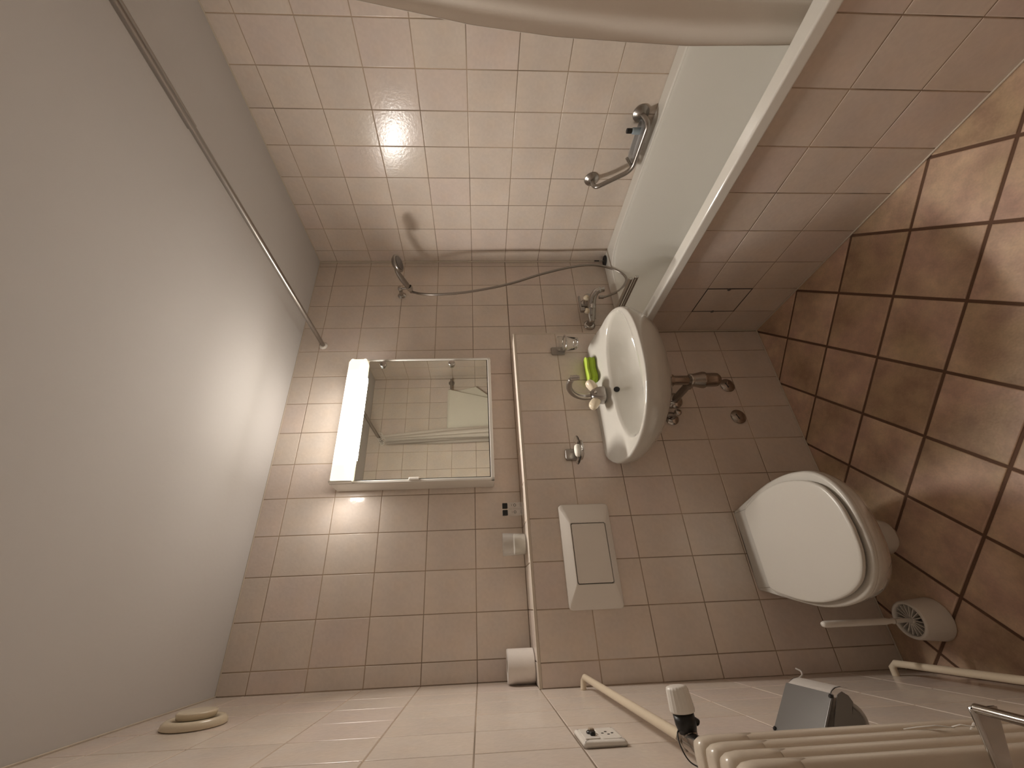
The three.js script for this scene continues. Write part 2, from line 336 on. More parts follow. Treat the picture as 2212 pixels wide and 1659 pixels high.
// tiled front of the bath with its inspection hatch
{
  const w = structure('wall_bath_front');
  part('grout_bed', [plainBox(XPANEL + GD, XPANEL + 0.02, 0, 0.578, ZP, ZF)], M.grout, w);
  tileWall(w, (u, v) => [XPANEL, v, u], [0, 0, 1], [0, 1, 0], lines(0.3315, 0.1515, ZP, ZF), lines(0.002, 0.2, 0, 0.578), M.tiles, { skip: (u, v) => v > 0.2 && v < 0.4 && u > 0.33 && u < 0.483 });
  const q = new THREE.Quaternion().setFromRotationMatrix(new THREE.Matrix4().makeBasis(V(0, 0, 1), V(0, 1, 0), V(-1, 0, 0)));
  part('hatch_gap', [plainBox(XPANEL + GD - 0.0004, XPANEL + GD + 0.004, 0.2, 0.404, 0.33, 0.484)], M.darkGrey, w, 'dark gap around the inspection hatch');
  const m = new THREE.Mesh(tileGeometry(0.144, 0.194, 1), M.tiles[1]); m.name = 'hatch_cover'; m.position.set(XPANEL - 0.0005, 0.302, 0.407); m.quaternion.copy(q); m.userData.label = 'loose tile closing the inspection hatch'; w.add(m);
  for (const z of [0.333, 0.479]) part('hatch_clip', [lathe([[0, 0], [0.008, 0], [0.008, 0.0015], [0.006, 0.0025], [0, 0.0025]], [XPANEL - 0.0003, 0.305, z], [-1, 0, 0], 20)], M.steel, w);
}

// ------------------------------------------------------------------ mirror cabinet with its lamp
{
  const x0 = 0.694, x1 = 1.297, y0 = 1.336, y1 = 2.012, zf = 0.117;
  const t = thing('mirror_cabinet', 'white mirror cabinet with a lit lamp along its top, hung above the basin', 'cabinet', [(x0 + x1) / 2, y0, 0.002]);
  part('body', [box(x0, x1, y0, y1, 0.002, 0.102, 0.004)], M.lacquer, t);
  part('frame', [box(x0, x0 + 0.013, y0, y1, 0.1, zf, 0.003), box(x1 - 0.012, x1, y0, y1 - 0.02, 0.1, zf, 0.003), box(x0, x1, y0, y0 + 0.016, 0.1, zf, 0.003)], M.lacquer, t);
  part('gasket', [plainBox(x0 + 0.013, x1 - 0.012, y0 + 0.016, 1.915, 0.1015, 0.108)], M.black, t, 'dark seal showing around the mirror door');
  const d = part('mirror_door', [plainBox(x0 + 0.015, x1 - 0.0145, y0 + 0.0192, 1.914, 0.109, 0.1165)], M.mirror, t);
  for (const y of [1.847, 1.522]) part('mirror_stud', [lathe([[0, 0], [0.015, 0], [0.0158, 0.0015], [0.0158, 0.010], [0.0135, 0.0128], [0, 0.0132]], [x1 - 0.034, y, 0.1166], [0, 0, 1], 28)], M.chrome, d);
  part('door_clip', [box(x0 + 0.009, x0 + 0.020, 1.648, 1.690, 0.108, 0.1205, 0.002)], M.plastic, d);
  // lamp: a clear-ended box of opal plastic, its tube shorter than the box
  const lx0 = 0.702, lx1 = 1.291, ly0 = 1.917, ly1 = 2.004, lz0 = 0.103, lz1 = 0.139;
  const glow = (() => { const n = 256, dta = new Uint8Array(n * 4); for (let i = 0; i < n; i++) { const u = i / (n - 1), e = Math.min(u - 0.0, 1 - u); const k = Math.min(1, Math.max(0, (e - 0.10) / 0.10)); const s = k * k * (3 - 2 * k); dta.set([255 * (0.40 + 0.60 * s), 255 * (0.385 + 0.60 * s), 255 * (0.335 + 0.60 * s), 255], i * 4); } const x = new THREE.DataTexture(dta, n, 1); x.magFilter = THREE.LinearFilter; x.needsUpdate = true; return x; })();
  const opal = std(lin(0.82, 0.78, 0.70), 0.35, { emissive: lin(1, 0.93, 0.82), emissiveIntensity: LAMP_GLOW, emissiveMap: glow });
  const prof = roundRect(ly0, ly1, lz0, lz1, 0.008, 4); // [y, z]
  const rings = [[lx0, 0.004], [lx0 + 0.006, 0], [lx1 - 0.02, 0], [lx1 - 0.006, 0.006], [lx1, 0.012]].map(([x, i]) => insetRing(prof, i).map(([y, z]) => [x, y, z]));
  const g = loft(rings, { capA: true, capB: true });
  const p = g.attributes.position, uv = g.attributes.uv; for (let i = 0; i < p.count; i++) uv.setXY(i, (p.getX(i) - lx0) / (lx1 - lx0), 0.5);
  part('lamp_diffuser', [g], opal, t, 'glowing white lamp cover');
  part('lamp_end_cap', [box(x0 + 0.002, x0 + 0.0085, ly0 - 0.001, ly1 + 0.004, 0.101, 0.141, 0.002)], M.lampBody, t);
  const ax = (lx0 + lx1) / 2, lw = 0.40;
  const area = (w, h, power, pos, look) => { const l = new THREE.RectAreaLight(LAMP_COLOR, power, w, h); l.name = 'cabinet_lamp'; l.position.set(pos[0] - t.position.x, pos[1] - t.position.y, pos[2] - t.position.z); t.add(l); t.updateMatrixWorld(true); l.lookAt(V(...look)); l.castShadow = true; };
  for (const [dy, tilt, k] of [[-0.028, 2.0, 1.3], [0, 1.3, 1.2], [0.028, 0.28, 0.60]]) area(lw, 0.020, LAMP_FRONT * k, [ax, 1.960 + dy, lz1 + 0.009], [ax, 1.960 + dy - tilt, lz1 + 1.009]); // the ribs of the opal cover throw forward and down
  area(lw, 0.030, LAMP_TOP, [ax, ly1 + 0.002, 0.121], [ax, 4, 0.121]);
  area(0.030, 0.060, LAMP_END * 0.4, [lx1 + 0.003, 1.96, 0.121], [4, 1.96, 0.121]);
  area(0.030, 0.060, LAMP_END, [x0 - 0.002, 1.96, 0.121], [-4, 1.96, 0.121]);
  area(lw, 0.016, LAMP_BOTTOM, [ax, ly0 - 0.002, 0.128], [ax, -4, 0.128]);
}

// ------------------------------------------------------------------ bath
{
  const t = thing('bathtub', 'white enamelled built-in bathtub behind a tiled front', 'bathtub', [1.72, 0.2, 0.82]);
  const yt = 0.617, x0 = 1.3665, x1 = XR - 0.001, z0 = 0.004, z1 = ZF - 0.002, N = 96;
  const cx = 1.703, cz = 0.83;
  const hole = superE(cx, cz, 0.287, 0.735, 7, N);
  const sh = new THREE.Shape([[x1, -z0], [XP + 0.004, -z0], [XP + 0.004, -ZP - 0.002], [x0, -ZP - 0.002], [x0, -z1], [x1, -z1]].map((p) => new THREE.Vector2(...p)));
  sh.holes.push(new THREE.Path(hole.map(([x, z]) => new THREE.Vector2(x, -z))));
  const g = new THREE.ExtrudeGeometry(sh, { depth: 0.026, bevelEnabled: true, bevelThickness: 0.006, bevelSize: 0.006, bevelOffset: -0.006, bevelSegments: 4, curveSegments: 1 }).rotateX(-Math.PI / 2).translate(0, yt - 0.032, 0);
  part('rim', [g], M.enamel, t);
  const rings = [];
  for (const [s, u, y, e, dz] of [[1.018, 1.006, yt - 0.004, 7, 0], [1.0, 1.0, yt - 0.008, 7, 0], [0.985, 0.992, yt - 0.022, 7, 0], [0.965, 0.982, yt - 0.06, 7, 0], [0.93, 0.955, yt - 0.18, 6.5, 0.0], [0.89, 0.925, yt - 0.30, 6, -0.005], [0.84, 0.885, yt - 0.37, 5.5, -0.01], [0.74, 0.83, yt - 0.405, 5, -0.01], [0.5, 0.62, yt - 0.418, 4, -0.02], [0.2, 0.25, yt - 0.424, 3, -0.06]])
    rings.push(superE(cx, cz + dz, 0.287 * s, 0.735 * u, e, N).map(([x, z]) => [x, y, z]));
  part('basin', [loft(rings, { capB: true })], M.enamel, t);
  part('overflow', [lathe([[0, 0], [0.033, 0], [0.036, 0.003], [0.036, 0.010], [0.033, 0.015], [0.012, 0.019], [0, 0.019]], [1.745, 0.487, 0.098], [0, 0.1, 1], 30)], M.dullChrome, t, 'round metal overflow cap in the bath wall');
}
{ // plug lying on the rim corner
  const t = thing('bath_plug', 'black rubber plug with an upright pin, lying on the bath rim corner', 'plug', [2.03, 0.617, 0.038]);
  part('stopper', [lathe([[0, 0], [0.028, 0], [0.032, 0.002], [0.032, 0.005], [0.029, 0.008], [0, 0.008]], [2.03, 0.6172, 0.038], [0, 1, 0], 30)], M.rubber, t);
  part('pin', [rod([2.03, 0.624, 0.038], [2.03, 0.672, 0.038], 0.0026)], M.dullChrome, t);
  part('pin_tip', [rod([2.03, 0.655, 0.038], [2.03, 0.683, 0.038], 0.0036)], M.black, t);
}
// ------------------------------------------------------------------ shower
{
  const t = thing('shower_bracket', 'chrome wall bracket holding the hand shower', 'bracket', [1.80, 1.819, 0]);
  part('rosette', [lathe([[0, 0.0004], [0.022, 0.0004], [0.023, 0.003], [0.014, 0.009], [0.012, 0.012], [0, 0.012]], [1.80, 1.819, 0], [0, 0, 1], 28)], M.chrome, t);
  part('arm', [rod([1.80, 1.819, 0.01], [1.80, 1.819, 0.05], 0.011), lathe([[0, 0], [0.012, 0.002], [0.014, 0.012], [0.012, 0.022], [0, 0.024]], [1.80, 1.819, 0.044], [0, 0, 1], 20)], M.chrome, t);
  part('clamp', [tube([[1.80, 1.816, 0.055], [1.797, 1.795, 0.063], [1.792, 1.776, 0.068]], 0.007, 16, 12), lathe([[0.0125, 0], [0.016, 0.001], [0.017, 0.022], [0.013, 0.024], [0.0125, 0]], [1.788, 1.760, 0.062], [0.06, 0.28, 0.9], 24)], M.chrome, t);
}
{
  const t = thing('hand_shower', 'metal hand shower with a round head and long hose, hanging in the wall bracket', 'shower', [1.79, 1.765, 0.07]);
  const c = new THREE.CatmullRomCurve3([[1.787, 1.757, 0.045], [1.79, 1.772, 0.085], [1.793, 1.795, 0.14], [1.795, 1.811, 0.195], [1.795, 1.812, 0.232]].map(A));
  const rr = (u) => 0.0105 + 0.0045 * Math.sin(Math.PI * Math.min(1, u * 1.15)), rings = [];
  const fr = c.computeFrenetFrames(24);
  for (let i = 0; i <= 24; i++) { const p = c.getPointAt(i / 24); rings.push(circle(0, 0, rr(i / 24), 16).map(([a, b]) => { const q = p.clone().addScaledVector(fr.normals[i], a).addScaledVector(fr.binormals[i], b); return [q.x, q.y, q.z]; })); }
  part('handle', [loft(rings, { capA: true, capB: true })], M.dullChrome, t);
  const hd = [0.05, -0.93, 0.36];
  part('head', [lathe([[0, -0.024], [0.018, -0.022], [0.036, -0.012], [0.045, 0.001], [0.047, 0.008], [0.044, 0.012], [0, 0.0125]], [1.796, 1.801, 0.246], hd, 40)], M.dullChrome, t);
  part('spray_plate', [lathe([[0, 0.0126], [0.036, 0.0126], [0.037, 0.0135], [0.034, 0.015], [0.012, 0.0155], [0, 0.0175]], [1.796, 1.801, 0.246], hd, 40)], M.steel, t);
  const hp = [[1.787, 1.757, 0.045], [1.772, 1.735, 0.055], [1.737, 1.70, 0.085], [1.717, 1.62, 0.10], [1.725, 1.47, 0.105], [1.757, 1.317, 0.105], [1.800, 1.187, 0.10], [1.864, 1.025, 0.10], [1.915, 0.858, 0.10], [1.932, 0.735, 0.10], [1.915, 0.645, 0.10], [1.868, 0.576, 0.105], [1.805, 0.555, 0.11], [1.745, 0.60, 0.095], [1.722, 0.672, 0.072], [1.718, 0.708, 0.068]];
  part('hose', [tube(hp, 0.0068, 160, 12)], M.hose, t);
  part('hose_nut', [rod([1.718, 0.690, 0.068], [1.718, 0.716, 0.068], 0.0098)], M.dullChrome, t);
}
{
  const t = thing('bath_mixer', 'chrome wall mixer tap with cream knobs above the bath', 'tap', [1.65, 0.775, 0.0]);
  for (const x of [1.575, 1.725]) {
    part('rosette', [lathe([[0, 0.0005], [0.031, 0.0005], [0.032, 0.004], [0.024, 0.012], [0.016, 0.015], [0, 0.015]], [x, 0.775, 0], [0, 0, 1], 32)], M.chrome, t);
    part('union', [rod([x, 0.775, 0.012], [x, 0.775, 0.055], 0.0165)], M.dullChrome, t);
  }
  // cast body that swells forward into the spout
  const path = new THREE.CatmullRomCurve3([[1.555, 0.776, 0.052], [1.60, 0.777, 0.066], [1.645, 0.775, 0.090], [1.675, 0.768, 0.124], [1.688, 0.752, 0.152], [1.69, 0.735, 0.160]].map(A));
  const rads = [[0.012, 0.014], [0.024, 0.024], [0.031, 0.026], [0.028, 0.022], [0.021, 0.017], [0.018, 0.015]];
  const rings = [], fr = path.computeFrenetFrames(30);
  for (let i = 0; i <= 30; i++) { const u = i / 30, k = Math.min(4, Math.floor(u * 5)), f = u * 5 - k, ra = rads[k][0] + (rads[k + 1][0] - rads[k][0]) * f, rb = rads[k][1] + (rads[k + 1][1] - rads[k][1]) * f, p = path.getPointAt(u), d = path.getTangentAt(u), side = d.clone().cross(V(0, 1, 0)).normalize(), up = side.clone().cross(d).normalize(); rings.push(circle(0, 0, 1, 24).map(([a, b]) => { const q = p.clone().addScaledVector(side, a * ra).addScaledVector(up, b * rb); return [q.x, q.y, q.z]; })); }
  part('spout', [loft(rings, { capA: true, capB: true }), rod([1.69, 0.742, 0.159], [1.69, 0.716, 0.161], 0.014)], M.chrome, t);
  part('body', [rod([1.575, 0.775, 0.056], [1.738, 0.775, 0.056], 0.021)], M.dullChrome, t);
  const knob = (p, d) => part('knob', [lathe([[0, 0], [0.010, 0], [0.0145, 0.006], [0.0165, 0.016], [0.0155, 0.026], [0.010, 0.032], [0, 0.033]], p, d, 24)], M.cream, t, 'cream plastic knob');
  knob([1.690, 0.782, 0.078], [0.2, 0.72, 0.62]); knob([1.612, 0.785, 0.072], [-0.1, 0.85, 0.5]);
  part('diverter', [rod([1.65, 0.79, 0.07], [1.65, 0.832, 0.082], 0.010), box(1.615, 1.712, 0.829, 0.839, 0.072, 0.090, 0.004), box(1.606, 1.632, 0.812, 0.838, 0.07, 0.092, 0.005)], M.dullChrome, t);
}
// swivel towel rail beside the basin
{
  const t = thing('swing_towel_rail', 'double chrome swing-arm towel rail sticking out beside the basin', 'towel rail', [1.355, 0.77, ZP]);
  part('mount', [box(1.343, 1.372, 0.735, 0.805, ZP + 0.0005, ZP + 0.014, 0.004), rod([1.358, 0.742, ZP + 0.022], [1.358, 0.80, ZP + 0.022], 0.0075)], M.chrome, t);
  part('arm', [rod([1.359, 0.781, ZP + 0.022], [1.359, 0.781, 0.585], 0.0082)], M.chrome, t);
  part('arm', [rod([1.3595, 0.7595, ZP + 0.022], [1.3595, 0.7595, 0.595], 0.0082)], M.chrome, t);
}
// ------------------------------------------------------------------ grab rail, tray, bottle on the right wall
{
  const t = thing('grab_rail', 'angled chrome grab rail on the tiled wall just above the bath', 'grab rail', [XR, 0.66, 0.68]);
  for (const [y, z] of [[0.677, 0.842], [0.819, 0.539]]) part('flange', [lathe([[0, 0.0006], [0.034, 0.0006], [0.0355, 0.003], [0.034, 0.007], [0.022, 0.012], [0.015, 0.019], [0, 0.019]], [XR, y, z], [-1, 0, 0], 36)], M.dullChrome, t);
  part('bar', [pipe([[XR - 0.01, 0.819, 0.539], [1.995, 0.815, 0.537], [1.995, 0.660, 0.630], [1.995, 0.657, 0.842], [XR - 0.01, 0.674, 0.842]], 0.0105, 0.04)], M.dullChrome, t);
  part('peg', [rod([1.996, 0.662, 0.640], [2.004, 0.700, 0.683], 0.0065)], M.dullChrome, t);
}
{
  const t = thing('soap_tray', 'clear plastic soap tray hooked behind the grab rail', 'tray', [2.035, 0.655, 0.74]);
  const o = superE(2.034, 0.738, 0.030, 0.092, 3, 48), r = [];
  for (const [i, y] of [[0.010, 0.648], [0.002, 0.649], [0, 0.656], [0, 0.675], [0.0016, 0.676], [0.003, 0.674], [0.003, 0.658], [0.005, 0.6515], [0.012, 0.6512]]) r.push(insetRing(o, i).map(([x, z]) => [x, y, z]));
  part('dish', [loft(r, { capA: true, capB: true })], M.trayPlastic, t);
}
{
  const t = thing('shower_gel_bottle', 'small pale blue bottle with a black cap standing in the soap tray', 'bottle', [2.028, 0.652, 0.788]);
  part('body', [loft([[0.0105, 0.652], [0.0135, 0.654], [0.0138, 0.675], [0.0138, 0.700], [0.0125, 0.7045], [0.0085, 0.707]].map(([r, y]) => circle(2.028, 0.788, r, 28).map(([x, z]) => [x, y, z])), { capA: true, capB: true })], M.blueGel, t);
  part('cap', [lathe([[0, 0], [0.0095, 0], [0.0105, 0.001], [0.0105, 0.021], [0.0095, 0.022], [0, 0.022]], [2.028, 0.707, 0.788], [0, 1, 0], 28)], M.black, t, 'black screw cap');
}
// ------------------------------------------------------------------ curtain and its rail
{
  const t = thing('curtain_rod', 'long chrome shower curtain rod under the ceiling along the bath', 'curtain rod', [1.458, 2.2, 0]);
  part('tube', [rod([1.458, 2.198, 0.004], [1.458, 2.198, 1.10], 0.0105)], M.dullChrome, t);
  part('outer_tube', [rod([1.458, 2.198, 1.086], [1.458, 2.198, ZF - 0.006], 0.0128)], M.dullChrome, t);
  for (const [z, d] of [[0, 1], [ZF, -1]]) part('end_socket', [lathe([[0, 0.0006], [0.02, 0.0006], [0.021, 0.003], [0.016, 0.006], [0.0135, 0.010], [0, 0.010]], [1.458, 2.198, z], [0, 0, d], 28)], M.plastic, t);
}
{
  const t = thing('shower_curtain', 'white fabric shower curtain pushed to one end, hanging inside the bath', 'curtain', [1.50, 0.45, 1.45]);
  const edge = [[2.15, 1.462], [1.95, 1.425], [1.69, 1.372], [1.40, 1.330], [1.19, 1.311], [0.845, 1.291], [0.60, 1.290], [0.44, 1.292]];
  const interp = (tab, y) => { for (let i = 0; i < tab.length - 1; i++) if (y <= tab[i][0] && y >= tab[i + 1][0]) { const f = (tab[i][0] - y) / (tab[i][0] - tab[i + 1][0]); return tab[i][1] + f * (tab[i + 1][1] - tab[i][1]); } return tab[tab.length - 1][1]; };
  const xs = [[2.15, 1.458], [1.2, 1.468], [0.9, 1.485], [0.63, 1.50], [0.44, 1.51]];
  const nu = 110, nv = 48, rings = [], back = [];
  for (let j = 0; j <= nv; j++) {
    const y = 2.15 - (2.15 - 0.44) * j / nv, z0 = interp(edge, y), z1 = 1.615, xc = interp(xs, y), row = [];
    for (let i = 0; i <= nu; i++) {
      const u = i / nu, ph = u * 5 * 2 * Math.PI + 0.5 * Math.sin(y * 3.1 + u * 4), amp = 0.003 + 0.029 * Math.min(1, Math.max(0, (u - 0.22) / 0.3)) ** 1.5, lo = 0.006 * Math.sin(y * 4.3 + u * 11) * (1 - j / nv * 0.3);
      row.push([xc + amp * Math.sin(ph) + lo - 0.004 * (1 - u), y, z0 + (z1 - z0) * u + 0.010 * Math.sin(2 * ph + 1) * Math.min(1, Math.max(0, u - 0.25) * 3)]);
    }
    rings.push(row);
  }
  const g = loft(rings, { closed: false }); const uv = g.attributes.uv; for (let k = 0; k < uv.count; k++) uv.setXY(k, uv.getX(k) * 1.6, uv.getY(k) * 1.7);
  const cl = part('cloth', [g], M.curtain, t);
  const hem = []; for (let j = 0; j <= nv; j++) hem.push([rings[j][0][0] - 0.0004, rings[j][0][1], rings[j][0][2] + 0.0004]);
  part('hem', [tube(hem, 0.0008, 80, 6)], M.curtain, cl);
  for (let k = 0; k < 7; k++) part('ring', [new THREE.TorusGeometry(0.026, 0.0017, 8, 28).rotateY(0.25 * Math.sin(k * 2.1)).translate(1.458, 2.184, 1.474 + 0.021 * k)], M.plastic, t, 'white curtain ring');
}
// towel rail and towel on the front wall (seen in the mirror)
{
  const t = thing('wall_towel_rail', 'chrome towel rail on the tiled wall, seen only in the mirror', 'towel rail', [1.74, 1.63, ZF]);
  for (const x of [2.018, 1.515]) part('post', [lathe([[0, 0.0006], [0.025, 0.0006], [0.026, 0.004], [0.012, 0.010], [0.009, 0.014], [0.009, 0.062], [0, 0.064]], [x, 1.632, ZF], [0, 0, -1], 26)], M.dullChrome, t);
  part('bar', [rod([2.03, 1.632, ZF - 0.058], [1.503, 1.632, ZF - 0.058], 0.0085)], M.dullChrome, t);
}
{
  const t = thing('bath_towel', 'white terry towel folded over the wall rail, seen in the mirror', 'towel', [1.73, 1.1, ZF - 0.058]);
  const sheet = (outline, z, th) => slab(outline, [[0.004, -th / 2], [0, -th / 4], [0, th / 4], [0.004, th / 2]], (a, b, h) => [a, b, z + h]);
  part('front_fold', [sheet([[1.525, 1.03], [1.70, 1.05], [1.822, 1.30], [1.912, 1.645], [1.545, 1.645]], ZF - 0.074, 0.012)], M.towel, t);
  part('back_fold', [sheet([[1.56, 1.12], [1.80, 1.14], [1.86, 1.30], [1.955, 1.415], [1.90, 1.64], [1.56, 1.64]], ZF - 0.042, 0.010)], M.towel, t);
  part('top_fold', [tube([[1.545, 1.642, ZF - 0.058], [1.73, 1.643, ZF - 0.058], [1.91, 1.642, ZF - 0.058]], 0.019, 20, 16)], M.towel, t);
}
// ------------------------------------------------------------------ basin, tap, trap
{
  const t = thing('washbasin', 'white oval ceramic washbasin on the tiled half wall', 'washbasin', [1.01, 0.66, ZP]);
  const N = 96, X = 1.011, Z0 = ZP + 0.001, cz = 0.42;
  const inside = (x, z) => z >= Z0 && (z > 0.275 ? Math.abs((x - X) / 0.311) ** 2.4 + Math.abs((z - 0.275) / 0.370) ** 2.4 <= 1 : Math.abs((x - X) / 0.311) ** 2.2 + Math.abs((z - 0.275) / 0.135) ** 2.2 <= 1);
  const outline = Array.from({ length: N }, (_, i) => { const a = 2 * Math.PI * i / N, c = Math.cos(a), s = Math.sin(a); let lo = 0, hi = 0.6; for (let k = 0; k < 30; k++) { const m = (lo + hi) / 2; inside(X + c * m, cz + s * m) ? lo = m : hi = m; } return [X + c * lo, cz + s * lo]; });
  const sm = (a, b, v) => { const k = Math.min(1, Math.max(0, (v - a) / (b - a))); return k * k * (3 - 2 * k); };
  const lift = (z) => 0.022 * (1 - sm(0.20, 0.34, z)) + 0.016 * (1 - sm(0.190, 0.250, z));
  const sc = (sx, sz, y, d = 0, pull = 0) => outline.map(([x, z]) => { const px = X + (x - X) * sx, pz = Z0 + (z - Z0) * sz + pull; return [px, y + d * lift(z), pz]; });
  const bowl = (k, y, dz = 0, w = 1) => outline.map(([x, z]) => { // same directions, bowl ellipse
    const a = Math.atan2(z - cz, x - X), c = Math.cos(a), s = Math.sin(a), bx = 0.262 * k, bz = 0.151 * k * w, r = 1 / (Math.abs(c / bx) ** 2.3 + Math.abs(s / bz) ** 2.3) ** (1 / 2.3);
    const py = y; return [X + 0.004 + c * r, py, 0.438 + dz + s * r];
  });
  const rings = [sc(0.12, 0.62, 0.679, 0, 0.0).map(([x, y, z]) => [x, y, 0.36 + (z - 0.36) * 0.25]), sc(0.42, 0.62, 0.686), sc(0.70, 0.80, 0.706), sc(0.88, 0.92, 0.742), sc(0.965, 0.975, 0.782), sc(0.995, 0.995, 0.812, 0.6), sc(1, 1, 0.830, 1), sc(0.994, 0.996, 0.838, 1), sc(0.98, 0.99, 0.8415, 1)];
  const rim = sc(0.965, 0.978, 0.8415, 1), edge = bowl(1.035, 0.8395);
  rings.push(rim, rim.map((p, i) => [0.5 * (p[0] + edge[i][0]), 0.5 * (p[1] + edge[i][1]) - 0.0005, 0.5 * (p[2] + edge[i][2])]), edge, bowl(1.0, 0.834), bowl(0.975, 0.822), bowl(0.93, 0.79), bowl(0.86, 0.755), bowl(0.74, 0.732), bowl(0.55, 0.716, -0.005), bowl(0.32, 0.709, -0.012), bowl(0.10, 0.706, -0.02));
  part('bowl', [loft(rings, { capA: true, capB: true })], M.ceramic, t);
  part('waste', [lathe([[0, 0], [0.027, 0], [0.030, 0.002], [0.026, 0.0045], [0, 0.003]], [X + 0.004, 0.7045, 0.418], [0, 1, 0], 30)], M.chrome, t);
  part('overflow_hole', [lathe([[0, 0.0012], [0.0115, 0.0012], [0.0125, 0], [0, 0]], [1.012, 0.8165, 0.2955], [0, 0.34, 0.94], 24)], M.black, t, 'dark round overflow hole');
}
{
  const t = thing('basin_tap', 'chrome swan-neck basin tap with two cream knobs', 'tap', [1.01, 0.862, 0.245]);
  const B = [[0.030, 0.0], [0.031, 0.012], [0.028, 0.03], [0.024, 0.045], [0.018, 0.054]];
  const sq = (r, y, dz = 0) => superE(1.01, 0.247 + dz, r * 1.16, r * 1.12, 3, 32).map(([x, z]) => [x, 0.858 + y, z]);
  part('body', [loft([sq(0.030, 0), sq(0.031, 0.003), sq(0.030, 0.018), sq(0.027, 0.036), sq(0.022, 0.050), sq(0.016, 0.057), sq(0.008, 0.060)], { capA: true, capB: true })], M.dullChrome, t);
  part('spout', [(() => { const c = new THREE.CatmullRomCurve3([[1.01, 0.905, 0.240], [1.01, 0.945, 0.236], [1.01, 0.985, 0.258], [1.01, 1.018, 0.305], [1.01, 1.030, 0.352], [1.01, 1.028, 0.392]].map(A)), rings = []; for (let i = 0; i <= 30; i++) { const u = i / 30, p = c.getPointAt(u), d = c.getTangentAt(u), up = V(1, 0, 0), sd = d.clone().cross(up).normalize(), r = 0.0155 - 0.0045 * u; rings.push(circle(0, 0, r, 18).map(([a, b]) => { const q = p.clone().addScaledVector(up, a * 0.95).addScaledVector(sd, b); return [q.x, q.y, q.z]; })); } return loft(rings, { capA: true, capB: true }); })()], M.dullChrome, t);
  part('aerator', [rod([1.01, 1.034, 0.398], [1.01, 1.006, 0.402], 0.0118, 0.0112, 24), rod([1.01, 1.0065, 0.402], [1.01, 0.999, 0.403], 0.009)], M.chrome, t);
  for (const s of [1, -1]) {
    const k = part('knob', [loft([[0.0115, 0], [0.0155, 0.004], [0.0175, 0.016], [0.0170, 0.030], [0.0125, 0.040], [0.005, 0.0435]].map(([r, h]) => { const n = 30, q = new THREE.Quaternion().setFromUnitVectors(V(0, 1, 0), V(s * 0.80, 0.60, 0.12).normalize()); return Array.from({ length: n }, (_, i) => { const a = 2 * Math.PI * i / n, rr = 1.18 * r * (1 + 0.07 * Math.cos(3 * a)); const p = V(rr * Math.cos(a), h * 1.2, rr * Math.sin(a)).applyQuaternion(q); return [1.01 + s * 0.025 + p.x, 0.893 + p.y, 0.252 + p.z]; }); }), { capA: true, capB: true })], M.cream, t, 'cream plastic tap knob');
  }
  part('waste_pull', [rod([1.01, 0.895, 0.262], [1.01, 0.903, 0.279], 0.0038), lathe([[0, 0], [0.0052, 0.001], [0.0056, 0.004], [0.004, 0.007], [0, 0.008]], [1.01, 0.902, 0.277], [0, 0.42, 0.9], 16)], M.chrome, t);
}
{
  const t = thing('sponge', 'lime green waisted sponge on the basin edge beside the tap', 'sponge', [1.16, 0.862, 0.215]);
  const o = smoothClosed([[1.098, 0.194], [1.098, 0.232], [1.115, 0.240], [1.155, 0.232], [1.195, 0.240], [1.214, 0.230], [1.214, 0.194], [1.155, 0.190]].map(([x, z]) => [x, z]), 60, 0.35);
  const f = (lev) => slab(o, lev, (x, z, h) => [x, 0.866 + h, z]);
  part('scrub_pad', [f([[0.004, 0], [0.0015, 0.002], [0.0005, 0.012], [0.003, 0.016], [0.0035, 0.020], [0.001, 0.024], [0.001, 0.030]])], M.lime, t);
  part('foam', [f([[0.0012, 0.0302], [0, 0.032], [0, 0.037], [0.003, 0.0395]])], M.limeTop, t, 'lighter green top');
}
{
  const t = thing('bottle_trap', 'brown-tinged chrome bottle trap under the washbasin', 'trap', [1.0075, 0.53, 0.37]);
  const X = 1.0075, Z = 0.37;
  part('tailpiece', [lathe([[0.0, 0], [0.019, 0], [0.019, 0.075], [0.025, 0.077], [0.0255, 0.112], [0.030, 0.116], [0.030, 0.13], [0, 0.13]], [X, 0.535, Z], [0, 1, 0], 32)], M.nickel, t);
  part('cup', [lathe([[0, 0], [0.012, 0.001], [0.022, 0.006], [0.0275, 0.015], [0.0285, 0.028], [0.0285, 0.062], [0.0335, 0.068], [0.034, 0.078], [0.0255, 0.116], [0.0265, 0.120], [0.0255, 0.128], [0.019, 0.130], [0, 0.130]], [X, 0.412, Z], [0, 1, 0], 36)], M.nickel, t);
  for (let i = 0; i < 10; i++) { const a = 2 * Math.PI * i / 10; part('grip_rib', [box(-0.0022, 0.0022, 0, 0.03, -0.0018, 0.0018, 0.0015).rotateX(-0.24).rotateY(0).translate(0, 0.484, 0.0335).rotateY(a).translate(X, 0, Z)], M.nickel, t); }
  part('outlet_pipe', [rod([X, 0.527, Z - 0.01], [X, 0.5245, ZP + 0.004], 0.0155)], M.dullChrome, t);
  part('outlet_nut', [rod([X, 0.527, Z - 0.02], [X, 0.526, Z - 0.046], 0.0205)], M.dullChrome, t);
  part('wall_rosette', [lathe([[0, 0.0006], [0.037, 0.0006], [0.038, 0.004], [0.030, 0.013], [0.017, 0.018], [0, 0.018]], [X, 0.5245, ZP], [0, 0, 1], 36)], M.chrome, t);
}
